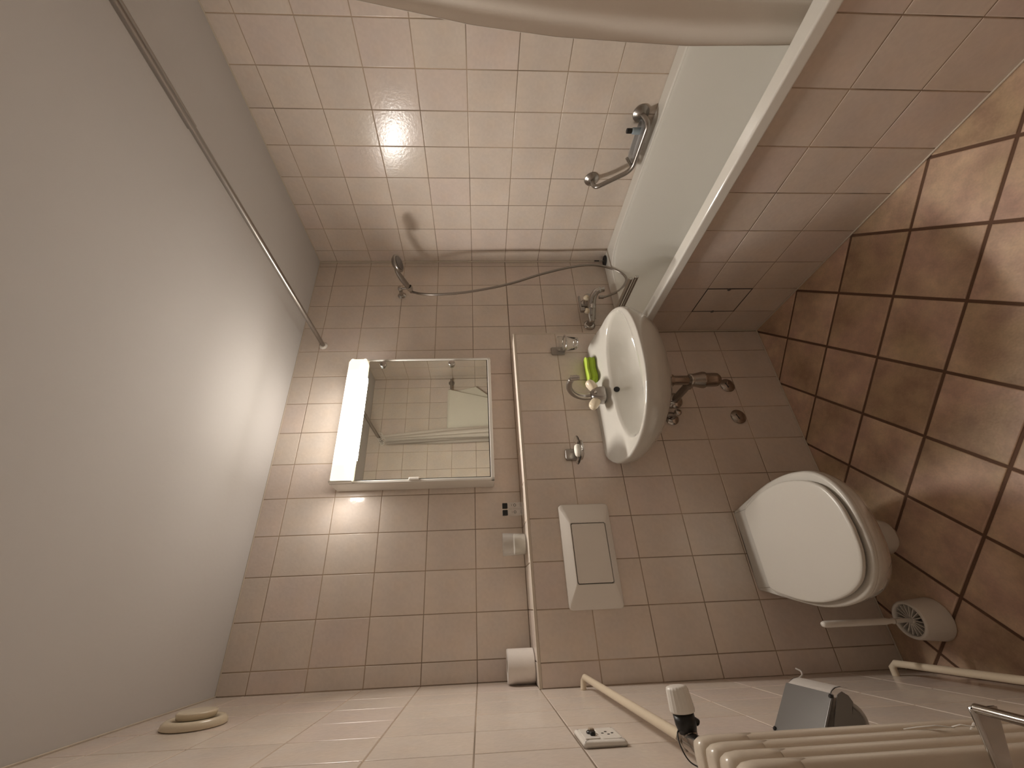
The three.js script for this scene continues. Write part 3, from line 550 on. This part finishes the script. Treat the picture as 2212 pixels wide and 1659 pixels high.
{
  const mk = (x, y, label) => {
    const t = thing('angle_valve', label, 'valve', [x, y, ZP], 'angle valves under the washbasin');
    part('rosette', [lathe([[0, 0.0006], [0.030, 0.0006], [0.031, 0.004], [0.022, 0.011], [0.011, 0.014], [0, 0.014]], [x, y, ZP], [0, 0, 1], 32)], M.chrome, t);
    part('body', [rod([x, y, ZP + 0.012], [x, y, ZP + 0.052], 0.0105), rod([x, y + 0.004, ZP + 0.042], [x, y + 0.038, ZP + 0.042], 0.009)], M.dullChrome, t);
    part('handle', [lathe([[0, 0], [0.013, 0.001], [0.0155, 0.006], [0.0145, 0.018], [0.010, 0.022], [0, 0.022]], [x, y, ZP + 0.051], [0, 0, 1], 18)], M.chrome, t);
    part('supply_pipe', [tube([[x, y + 0.036, ZP + 0.042], [x + (1.01 - x) * 0.25, y + 0.08, ZP + 0.055], [x + (1.01 - x) * 0.7, y + 0.14, ZP + 0.075], [1.01 + (x - 1.01) * 0.2, 0.745, ZP + 0.085]], 0.005, 30, 10)], M.dullChrome, t);
  };
  mk(0.9207, 0.557, 'chrome angle valve on the tiles to the toilet side of the trap');
  mk(1.078, 0.575, 'chrome angle valve half hidden behind the trap on the bath side');
}
{
  const mk = (x, y, label) => {
    const t = thing('pipe_cap', label, 'cap', [x, y, ZP], 'slotted pipe caps low on the tiled half wall');
    part('dome', [lathe([[0, 0.0006], [0.0325, 0.0006], [0.0335, 0.002], [0.032, 0.005], [0.024, 0.010], [0.012, 0.0135], [0, 0.0145]], [x, y, ZP], [0, 0, 1], 36)], M.nickel, t);
    part('slot', [box(-0.0125, 0.0125, -0.0022, 0.0022, 0, 0.004, 0.0008).rotateZ(0.35).translate(x - 0.004, y + 0.010, ZP + 0.0108)], M.darkGrey, t);
  };
  mk(1.079, 0.2545, 'round metal pipe cap directly under the trap, nearer the bath');
  mk(0.922, 0.257, 'round metal pipe cap nearer the toilet');
}
// ------------------------------------------------------------------ holders beside the basin
{
  const t = thing('tumbler_holder', 'chrome wall holder with a ring for the tooth glass', 'holder', [1.28, 1.015, ZP]);
  part('plate', [slab(roundRect(1.259, 1.301, 0.985, 1.049, 0.007), [[0.0005, 0.0006], [0, 0.002], [0, 0.007], [0.003, 0.0095]], (a, b, h) => [a, b, ZP + h])], M.dullChrome, t);
  part('screw', [lathe([[0, 0], [0.006, 0], [0.0065, 0.004], [0.005, 0.009], [0, 0.010]], [1.279, 1.012, ZP + 0.009], [0, 0, 1], 16)], M.chrome, t);
  part('ring', [tube([[1.283, 0.995, ZP + 0.008], [1.283, 0.995, 0.2068]], 0.0045, 8, 10), new THREE.TorusGeometry(0.0385, 0.0028, 10, 48).rotateX(Math.PI / 2).translate(1.283, 0.995, 0.245), ], M.chrome, t);
}
{
  const t = thing('tooth_glass', 'clear glass tumbler standing in the chrome ring holder', 'glass', [1.283, 0.935, 0.245]);
  part('glass', [new THREE.LatheGeometry([[0.0001, 0], [0.026, 0], [0.0285, 0.003], [0.0325, 0.05], [0.0345, 0.092], [0.0338, 0.093], [0.0332, 0.092], [0.0310, 0.05], [0.0268, 0.008], [0.0001, 0.007]].map((p) => new THREE.Vector2(...p)), 48).translate(1.283, 0.935, 0.245)], M.glass, t);
}
{
  const t = thing('soap_holder', 'chrome wall holder with a ring for the soap dish', 'holder', [0.765, 1.012, ZP]);
  part('plate', [slab(roundRect(0.744, 0.790, 0.992, 1.046, 0.008), [[0.0005, 0.0006], [0, 0.002], [0, 0.010], [0.004, 0.013]], (a, b, h) => [a, b, ZP + h])], M.dullChrome, t);
  part('ring', [new THREE.TorusGeometry(0.036, 0.0048, 12, 48).rotateX(Math.PI / 2).translate(0.767, 0.995, 0.247), rod([0.767, 0.998, ZP + 0.011], [0.767, 0.996, 0.214], 0.008)], M.chrome, t);
}
{
  const t = thing('soap_dish', 'round clear glass soap dish resting in the chrome ring', 'dish', [0.767, 0.992, 0.247]);
  part('bowl', [new THREE.LatheGeometry([[0.0001, 0], [0.030, 0], [0.034, 0.008], [0.040, 0.012], [0.056, 0.0155], [0.057, 0.0165], [0.056, 0.0185], [0.040, 0.0155], [0.032, 0.0125], [0.028, 0.005], [0.0001, 0.004]].map((p) => new THREE.Vector2(...p)), 56).translate(0.767, 0.992, 0.247)], M.glass, t);
}
{
  const t = thing('soap_bar', 'small white oval soap lying in the glass dish', 'soap', [0.765, 0.9965, 0.247]);
  part('bar', [loft([[0.5, 0.9964], [0.85, 0.998], [1, 1.004], [0.97, 1.011], [0.8, 1.0165], [0.45, 1.019]].map(([k, y]) => superE(0.765, 0.247, 0.026 * k, 0.017 * k, 2.4, 36).map(([x, z]) => [x, y, z])), { capA: true, capB: true })], M.soap, t);
}
// ------------------------------------------------------------------ flush plate
{
  const t = thing('flush_plate', 'white plastic flush plate with one wide button above the toilet', 'flush plate', [0.389, 1.0, ZP]);
  const x0 = 0.2115, x1 = 0.5665, y0 = 0.908, y1 = 1.101, bx0 = 0.291, bx1 = 0.494, by0 = 0.934, by1 = 1.0625;
  const R = [[roundRect(x0, x1, y0, y1, 0.014), 0.0006], [roundRect(x0, x1, y0, y1, 0.014), 0.006], [roundRect(x0 + 0.003, x1 - 0.003, y0 + 0.003, y1 - 0.003, 0.013), 0.010], [roundRect(bx0 - 0.004, bx1 + 0.004, by0 - 0.004, by1 + 0.004, 0.008), 0.0215], [roundRect(bx0 - 0.001, bx1 + 0.001, by0 - 0.001, by1 + 0.001, 0.007), 0.0225], [roundRect(bx0 - 0.001, bx1 + 0.001, by0 - 0.001, by1 + 0.001, 0.007), 0.012]].map(([o, z]) => o.map(([a, b]) => [a, b, ZP + z]));
  part('surround', [loft(R)], M.plastic, t);
  part('recess', [slab(roundRect(bx0, bx1, by0, by1, 0.006), [[0, 0.0125], [0, 0.0135]], (a, b, h) => [a, b, ZP + h])], M.darkGrey, t);
  const bo = roundRect(bx0 + 0.0012, bx1 - 0.0012, by0 + 0.0012, by1 - 0.0012, 0.006);
  const g = slab(bo, [[0, 0.014], [0, 0.0205], [0.001, 0.0218], [0.003, 0.0222]], (x, y, h) => [x, y, ZP + h]);
  part('button', [g], M.plastic, t);
}
// ------------------------------------------------------------------ toilet
{
  const X = 0.384, N = 96;
  const t = thing('toilet', 'white wall-hung toilet with its lid closed', 'toilet', [X, 0.05, ZP]);
  const full = (half) => { const r = half.map(([d, z]) => [X + d, z]), l = half.slice(1, -1).reverse().map(([d, z]) => [X - d, z]); return [...r, ...l]; };
  // even points on an outline whose back corners stay sharp
  const outline = (half, n) => {
    const c = new THREE.CatmullRomCurve3(half.map(([d, z]) => V(d, z, 0)), false, 'centripetal'), p = c.getSpacedPoints(n / 2).map((q) => [q.x, q.y]);
    return full(p);
  };
  const top = outline([[0, 0.1865], [0.08, 0.1865], [0.134, 0.1865], [0.141, 0.215], [0.158, 0.29], [0.178, 0.385], [0.187, 0.465], [0.183, 0.55], [0.160, 0.63], [0.112, 0.683], [0.055, 0.705], [0, 0.709]], N);
  const Z0 = 0.1865, ring = (sx, sz, y) => top.map(([x, z]) => [X + (x - X) * sx, y, Z0 + (z - Z0) * sz]);
  const deck = roundRect(X - 0.130, X + 0.130, 0.188, 0.325, 0.004);
  part('bowl', [loft([ring(0.88, 0.95, 0.4135), ring(0.97, 0.985, 0.4145), ring(0.99, 0.995, 0.414), ring(1, 1, 0.409), ring(1, 1, 0.395), ring(0.985, 0.955, 0.36), ring(0.95, 0.885, 0.315), ring(0.88, 0.79, 0.265), ring(0.775, 0.685, 0.22), ring(0.64, 0.605, 0.185), ring(0.49, 0.555, 0.16), ring(0.40, 0.54, 0.145), ring(0.355, 0.535, 0.12), ring(0.335, 0.53, 0.09), ring(0.30, 0.50, 0.068), ring(0.20, 0.42, 0.058)], { capB: true }), slab(deck, [[0, 0.400], [0, 0.4140], [0.003, 0.4152]], (x, z, h) => [x, h, z]), loft([ring(0.88, 0.95, 0.4135), ring(0.6, 0.7, 0.4135)])], M.ceramic, t);
  // seat ring, then lid
  const XS = X - 0.380, seat = outline([[0, 0.285], [0.1, 0.285], [0.140, 0.292], [0.152, 0.32], [0.172, 0.40], [0.185, 0.49], [0.180, 0.575], [0.158, 0.645], [0.118, 0.69], [0.06, 0.717], [0, 0.722]], N).map(([x, z]) => [x - XS, z]);
  part('seat', [slab(seat, [[0.004, 0.4165], [0.001, 0.418], [0, 0.422], [0, 0.427], [0.003, 0.4315], [0.008, 0.433]].map(([i, h]) => [i, h]), (x, z, h) => [x, h, z])], M.seatPlastic, t);
  const XL2 = X - 0.375, lid = outline([[0, 0.303], [0.09, 0.303], [0.122, 0.305], [0.134, 0.325], [0.149, 0.375], [0.163, 0.44], [0.168, 0.51], [0.160, 0.575], [0.143, 0.63], [0.113, 0.675], [0.06, 0.704], [0, 0.712]], N).map(([x, z]) => [x - XL2, z]);
  part('lid', [loft([[0.985, 0.4395], [0.995, 0.440], [1, 0.4425], [1, 0.4475], [0.99, 0.4505], [0.965, 0.4520], [0.85, 0.4535], [0.5, 0.4545], [0.1, 0.4548]].map(([k, h]) => lid.map(([x, z]) => [0.375 + (x - 0.375) * k, h, 0.49 + (z - 0.49) * k])), { capA: true, capB: true })], M.seatPlastic, t);
  for (const [dx, z] of [[-0.10, 0.64], [0.09, 0.64], [-0.12, 0.33], [0.11, 0.33]]) part('buffer', [rod([X + dx, 0.4325, z], [X + dx, 0.4405, z], 0.007)], M.plastic, t);
  for (const dx of [-0.075, 0.075]) part('hinge', [rod([X + dx, 0.4145, 0.296], [X + dx, 0.4385, 0.296], 0.009)], M.seatPlastic, t);
}
{
  const x = 0.147, z = 0.366;
  const t = thing('brush_holder', 'round white plastic toilet brush pot on the floor tiles', 'brush holder', [x, 0, z]);
  part('pot', [new THREE.LatheGeometry([[0.0001, 0.001], [0.056, 0.001], [0.0595, 0.004], [0.058, 0.02], [0.0525, 0.082], [0.0500, 0.0875], [0.0465, 0.088], [0.0435, 0.086], [0.0425, 0.080], [0.043, 0.012], [0.0001, 0.010]].map((p) => new THREE.Vector2(...p)), 48).translate(x, 0, z)], M.plastic, t);
}
{
  const x = 0.147, z = 0.366;
  const t = thing('toilet_brush', 'white toilet brush standing upright in its pot', 'toilet brush', [x, 0.012, z]);
  part('handle', [rod([x, 0.07, z], [x, 0.135, z], 0.0062), lathe([[0, 0], [0.0085, 0.001], [0.0085, 0.006], [0.0068, 0.008], [0.0068, 0.012], [0.0092, 0.03], [0.0092, 0.215], [0.0088, 0.226], [0.006, 0.232], [0, 0.233]], [x, 0.133, z], [0, 1, 0], 20)], M.plastic, t);
  part('collar', [lathe([[0, 0], [0.012, 0], [0.013, 0.004], [0.010, 0.012], [0, 0.013]], [x, 0.066, z], [0, 1, 0], 20)], M.plastic, t);
  const fins = []; for (let i = 0; i < 18; i++) fins.push(box(0.009, 0.0415, 0.040, 0.081, -0.0011, 0.0011, 0.0008, 1).rotateY(i * Math.PI / 9).translate(x, 0, z));
  const b = part('bristles', fins, M.plastic, t, 'radial tufts of white bristle'); b.userData.kind = 'stuff';
}
// ------------------------------------------------------------------ things on the ledge
function miniBottle(x, z, label) {
  const t = thing('mini_bottle', label, 'bottle', [x, YL, z], 'hotel mini bottles on the ledge');
  const y = YL + 0.0006, f = z + 0.0131;
  part('body', [loft([[0.0115, 0], [0.0130, 0.0015], [0.0131, 0.006], [0.0131, 0.058], [0.0122, 0.0625], [0.0085, 0.065]].map(([r, h]) => superE(x, z, r, r, 4, 36).map(([a, b]) => [a, y + h, b])), { capA: true, capB: true })], M.clearPlastic, t);
  part('print', [new THREE.TorusGeometry(0.0046, 0.0009, 6, 28).translate(x, y + 0.036, f), box(x - 0.0035, x + 0.0035, y + 0.0475, y + 0.0487, f - 0.0004, f + 0.0003, 0.0002), box(x - 0.007, x + 0.007, y + 0.0135, y + 0.0145, f - 0.0004, f + 0.0003, 0.0002), box(x - 0.0085, x + 0.0085, y + 0.008, y + 0.009, f - 0.0004, f + 0.0003, 0.0002)], M.darkGrey, t, 'dark ring mark and fine lines printed on the front');
  part('cap', [box(x - 0.0100, x + 0.0100, y + 0.0652, y + 0.0858, z - 0.0100, z + 0.0100, 0.0018)], M.black, t, 'square black cap');
}
miniBottle(0.5925, 0.085, 'clear mini bottle with a black cap on the ledge, nearer the mirror cabinet');
miniBottle(0.5650, 0.086, 'clear mini bottle with a black cap on the ledge, nearer the plastic cup');
{
  const x = 0.444, z = 0.092, y = YL + 0.0005;
  const t = thing('plastic_cup', 'clear plastic cup with a milky lower half on the ledge', 'cup', [x, YL, z]);
  part('wall', [new THREE.LatheGeometry([[0.0001, 0], [0.036, 0], [0.0385, 0.003], [0.0405, 0.048], [0.0425, 0.090], [0.0418, 0.091], [0.0412, 0.090], [0.0392, 0.048], [0.0372, 0.006], [0.0001, 0.005]].map((p) => new THREE.Vector2(...p)), 56).translate(x, y, z)], M.clearPlastic, t);
  part('liner', [lathe([[0, 0.0055], [0.034, 0.0055], [0.0362, 0.009], [0.0385, 0.046], [0.036, 0.048], [0, 0.047]], [x, y, z], [0, 1, 0], 48)], M.frosted, t, 'milky white lower half');
}
{
  const x = 0.0525, z = 0.078, y = YL + 0.0005, k = 0.094;
  const t = thing('spare_toilet_roll', 'spare toilet roll standing on the ledge in the corner by the left wall', 'toilet roll', [x, YL, z]);
  part('paper', [lathe([[0.0205, 0.001], [0.048, 0], [0.0505, 0.0012], [0.0510, 0.004], [0.0510, k - 0.004], [0.0500, k - 0.0008], [0.048, k], [0.0205, k - 0.001], [0.0205, 0.001]], [x, y, z], [0, 1, 0], 56)], M.paper, t);
  part('core', [lathe([[0.0192, 0.0012], [0.0204, 0.0012], [0.0204, k - 0.0012], [0.0192, k - 0.0012], [0.0192, 0.0012]], [x, y, z], [0, 1, 0], 32)], M.cardboard, t);
}
// ------------------------------------------------------------------ left wall
{
  const y = 2.135, z = 0.418;
  const t = thing('air_vent', 'round cream extractor vent high on the left wall under the ceiling', 'vent', [0, y, z]);
  part('ring', [lathe([[0.046, 0.0006], [0.072, 0.0006], [0.074, 0.003], [0.072, 0.011], [0.065, 0.0175], [0.058, 0.018], [0.053, 0.0165], [0.047, 0.010], [0.046, 0.0006]], [0, y, z], [1, 0, 0], 56)], M.cream, t);
  part('throat', [lathe([[0, 0.0008], [0.0462, 0.0008], [0.0462, 0.002], [0, 0.002]], [0, y, z], [1, 0, 0], 40)], M.darkGrey, t, 'dark opening behind the disc');
  part('stem', [rod([0.0015, y, z], [0.016, y, z], 0.006)], M.cream, t);
  part('disc', [lathe([[0, 0.014], [0.036, 0.015], [0.044, 0.018], [0.046, 0.027], [0.0455, 0.0305], [0.040, 0.032], [0, 0.032]], [0, y, z], [1, 0, 0], 48)], M.cream, t);
}
{
  const y0 = 1.137, y1 = 1.219, z0 = 0.703, z1 = 0.797, d = 0.010;
  const t = thing('switch_socket', 'white switch and socket plate on the left wall above the radiator pipe', 'socket', [0, (y0 + y1) / 2, (z0 + z1) / 2]);
  const map = (a, b, h) => [h, a, b]; // outline in [y, z]
  part('plate', [slab(roundRect(y0, y1, z0, z1, 0.005), [[0, 0.0006], [0, 0.006], [0.002, 0.0088], [0.006, d]], map)], M.plastic, t);
  part('switch_field', [slab(roundRect(1.184, 1.212, z0 + 0.014, z1 - 0.014, 0.002), [[0, d - 0.001], [0, d + 0.0012], [0.001, d + 0.0018]], map)], M.plastic, t);
  const zc = (z0 + z1) / 2;
  part('toggle', [lathe([[0, 0], [0.0085, 0], [0.0088, 0.003], [0.006, 0.005], [0, 0.005]], [d + 0.0015, 1.194, zc], [1, 0, 0], 20), box(d + 0.001, d + 0.0075, 1.189, 1.199, zc + 0.006, zc + 0.020, 0.003)], M.black, t, 'black toggle');
  part('toggle_tip', [box(d + 0.002, d + 0.009, 1.186, 1.197, zc - 0.012, zc + 0.001, 0.003)], M.cardboard, t, 'brown toggle end');
  part('socket_field', [slab(roundRect(1.143, 1.180, z0 + 0.012, z1 - 0.012, 0.004), [[0, d - 0.001], [0, d + 0.0004], [0.0008, d + 0.0008]], map)], M.plastic, t);
  for (const [dy, dz] of [[0.012, 0], [0, 0.009], [-0.011, 0.002], [0.002, -0.009]]) part('hole', [lathe([[0, 0], [0.0026, 0], [0.0026, 0.0005], [0, 0.0005]], [d + 0.0007, 1.162 + dy * 0.8, zc + dz], [1, 0, 0], 14)], M.black, t);
}
{
  const t = thing('radiator', 'cream painted tubular column radiator on the left wall', 'radiator', [0.04, 0.1, 1.1]);
  const xc = 0.031, z0 = 0.982, pitch = 0.0372, yT = 1.096, yB = 0.10;
  for (let k = 0; k < 4; k++) {
    const z = z0 + 0.02 + k * pitch;
    // one section: rounded heads above and below, two slim tubes between
    const prof = (dx, hx, hz, y) => superE(xc + dx, z, hx, hz, 2.6, 28).map(([a, b]) => [a, y, b]);
    const head = (ya, yb) => loft([[0.5, 0.5, 0], [0.80, 0.82, 0.02], [0.94, 0.97, 0.10], [1, 1, 0.26], [1, 1, 0.5], [1, 0.88, 0.72], [0.985, 0.73, 1]].map(([a, b, f]) => prof(0, 0.0265 * a, 0.0184 * b, ya + (yb - ya) * f)), { capA: true, capB: true });
    part('section', [head(yT, yT - 0.085), head(yB, yB + 0.085), loft([yT - 0.075, 0.6, yB + 0.075].map((y) => prof(0.0115, 0.0145, 0.0132, y))), loft([yT - 0.075, 0.6, yB + 0.075].map((y) => prof(-0.0115, 0.0145, 0.0132, y)))], M.radiatorPaint, t);
  }
  part('hub', [rod([xc, yT - 0.026, z0 - 0.016], [xc, yT - 0.026, z0 + 0.006], 0.0145, 0.0145, 8)], M.radiatorPaint, t);
  for (const y of [yT - 0.14, yB + 0.14]) part('wall_bracket', [box(0.0005, 0.012, y - 0.02, y + 0.02, 1.02, 1.06, 0.003)], M.radiatorPaint, t);
  // lifting paint on a tube
  const flake = (p) => loft(p.map(([x, y, z, w]) => [[x, y, z - w], [x + 0.0008, y, z], [x, y, z + w], [x - 0.0006, y, z]]), { capA: true, capB: true });
  part('paint_flake', [flake([[0.0565, 0.80, 1.028, 0.0006], [0.0592, 0.785, 1.034, 0.002], [0.0619, 0.765, 1.043, 0.003], [0.0601, 0.745, 1.050, 0.002]]), flake([[0.0592, 0.74, 1.042, 0.0006], [0.0628, 0.735, 1.050, 0.002], [0.0610, 0.72, 1.055, 0.002]]), flake([[0.0574, 0.725, 1.052, 0.001], [0.0637, 0.712, 1.05, 0.003], [0.0619, 0.695, 1.047, 0.003], [0.0565, 0.68, 1.05, 0.001]])], M.plastic, t, 'curl of white paint peeling off');
}
{
  const x = 0.033, y = 1.072, z = 0.925;
  const t = thing('radiator_valve', 'radiator valve with a white ribbed knob on a black collar', 'valve', [x, y, z]);
  part('body', [rod([x, y, z - 0.018], [x, y, z + 0.040], 0.0135), rod([x, y, z - 0.020], [x, y, z - 0.004], 0.016, 0.016, 6), rod([x, y, z + 0.004], [x + 0.012, y, z + 0.002], 0.0125)], M.nickel, t);
  const dir = V(0.995, 0.06, -0.02).normalize();
  const p = (k) => V(x, y, z).addScaledVector(dir, k);
  part('collar', [lathe([[0, 0], [0.0135, 0], [0.0150, 0.006], [0.0165, 0.012], [0.0165, 0.026], [0, 0.026]], p(0.010), dir, 28), rod(p(0.028).add(V(0, -0.012, 0)), p(0.022).add(V(0, -0.021, 0)), 0.005)], M.black, t, 'black collar under the knob');
  const n = 60, rib = [[0.0155, 0], [0.0188, 0.001], [0.0200, 0.004], [0.0180, 0.031], [0.0165, 0.035], [0.0115, 0.0365]].map(([r, h], j) => { const q = new THREE.Quaternion().setFromUnitVectors(V(0, 1, 0), dir), o = p(0.036); return Array.from({ length: n }, (_, i) => { const a = 2 * Math.PI * i / n, rr = r - (j > 0 && j < 5 ? 0.0007 * (i % 3 === 0 ? 1 : 0) : 0), w = V(rr * Math.cos(a), h, rr * Math.sin(a)).applyQuaternion(q).add(o); return [w.x, w.y, w.z]; }); });
  part('knob', [loft(rib, { capA: true, capB: true })], M.plastic, t, 'white ribbed knob');
  part('wire', [tube([[x + 0.010, y + 0.004, z - 0.012], [x + 0.012, y + 0.018, z], [x - 0.002, y + 0.022, z + 0.012], [x - 0.018, y + 0.016, z + 0.020], [x - 0.024, y + 0.004, z + 0.035]], 0.0011, 30, 6)], M.darkGrey, t, 'thin dark wire around the pipe');
}
{
  const t = thing('radiator_pipe', 'cream painted pipe from the wall to the radiator valve', 'pipe', [0.033, 1.083, 0.23], 'radiator pipes');
  part('pipe', [pipe([[0.001, 1.093, 0.234], [0.033, 1.088, 0.232], [0.033, 1.074, 0.904]], 0.0088, 0.018)], M.pipePaint, t);
  const u = thing('radiator_pipe', 'cream painted return pipe low on the left wall beside the brush pot', 'pipe', [0.033, 0.137, 0.29], 'radiator pipes');
  part('pipe', [pipe([[0.001, 0.137, 0.292], [0.033, 0.137, 0.292], [0.034, 0.139, 0.955]], 0.0095, 0.028)], M.pipePaint, u);
}
{
  const t = thing('paper_holder', 'brushed steel toilet paper holder with a hinged flap on the left wall', 'paper holder', [0.02, 0.8, 0.86]);
  const z0 = 0.80, z1 = 0.92;
  part('wall_plate', [box(0.0006, 0.006, 0.80, 0.868, 0.83, 0.89, 0.002)], M.steel, t);
  const a = [0.0085, 0.861], b = [0.0805, 0.8065], L = Math.hypot(b[0] - a[0], b[1] - a[1]), ux = (b[0] - a[0]) / L, uy = (b[1] - a[1]) / L;
  const flap = slab(roundRect(0, L, z0, z1, 0.003), [[0.0006, -0.0012], [0, -0.0008], [0, 0.0008], [0.0006, 0.0012]], (s, z, h) => [a[0] + ux * s - uy * h, a[1] + uy * s + ux * h, z]);
  part('flap', [flap, rod([a[0] + ux * (L - 0.002), a[1] + uy * (L - 0.002), z1 - 0.002], [a[0], a[1], z1 - 0.002], 0.002)], M.steel, t);
  for (const [s, z] of [[0.006, z0 + 0.004], [L - 0.005, z1 - 0.003]]) part('bumper', [lathe([[0, 0], [0.0035, 0], [0.0035, 0.003], [0, 0.004]], [a[0] + ux * s, a[1] + uy * s, z], [0.6, 0.8, 0.1], 12)], M.black, t, 'small black rubber bumper');
  part('side_cheek', [slab([[0.008, 0.845], [0.008, 0.785], [0.022, 0.776], [0.040, 0.772], [0.054, 0.775], [0.062, 0.784], [0.069, 0.779], [0.078, 0.783], [0.084, 0.792], [0.0795, 0.803]], [[0.0006, z1 + 0.0005], [0, z1 + 0.001], [0, z1 + 0.002], [0.0006, z1 + 0.0025]], (a2, b2, h) => [a2, b2, h])], M.steel, t);
  part('arm', [pipe([[0.006, 0.83, z1 - 0.006], [0.040, 0.812, z1 - 0.003], [0.040, 0.783, z1 - 0.003], [0.040, 0.783, z0 + 0.004]], 0.003, 0.012)], M.steel, t);
  const u = thing('toilet_roll', 'toilet roll on the steel holder with a torn end of paper over the flap edge', 'toilet roll', [0.045, 0.765, 0.86]);
  part('paper', [lathe([[0.019, 0.0], [0.0275, 0.0], [0.029, 0.001], [0.029, 0.097], [0.0275, 0.098], [0.019, 0.098], [0.019, 0]], [0.040, 0.783, z0 + 0.010], [0, 0, 1], 48)], M.paper, u);
  part('core', [lathe([[0.0178, 0.0], [0.0188, 0.0], [0.0188, 0.098], [0.0178, 0.098], [0.0178, 0]], [0.040, 0.783, z0 + 0.010], [0, 0, 1], 28)], M.cardboard, u);
  const tail = [[0.0785, 0.8040, 0], [0.0835, 0.7990, 0.0006], [0.0875, 0.7905, 0.001], [0.0885, 0.781, 0.001], [0.0860, 0.770, 0]];
  part('tail', [loft(tail.map(([x, y, k]) => [[x, y, z0 - 0.001 + k * 8], [x, y, z1 - 0.012 - k * 4], [x - 0.0006, y - 0.0006, z1 - 0.012], [x - 0.0006, y - 0.0006, z0 - 0.001]]), { capA: true, capB: true }), tube([[0.0875, 0.782, 0.806], [0.0925, 0.775, 0.808], [0.098, 0.772, 0.803], [0.1015, 0.7755, 0.796]], 0.0016, 20, 8)], M.paper, u, 'torn curling paper end');
}
{
  const t = thing('radiator_towel_rail', 'polished chrome towel rail clipped on the radiator, close to the camera', 'towel rail', [0.08, 0.8, 1.16]);
  const y = 0.80;
  part('bar', [pipe([[0.101, y, 1.150], [0.098, y, 1.20], [0.092, y, 1.46]], 0.0055, 0.004)], M.chrome, t);
  part('arm', [slab([[0.040, y - 0.010], [0.1015, y - 0.030], [0.1015, y + 0.004], [0.040, y + 0.006]].reverse(), [[0.0008, 1.1440], [0, 1.1446], [0, 1.1464], [0.0008, 1.1470]], (a, b, h) => [a, b, h]), rod([0.1005, y + 0.002, 1.147], [0.040, y + 0.004, 1.143], 0.003)], M.chrome, t);
}

renderer.render(scene, camera);
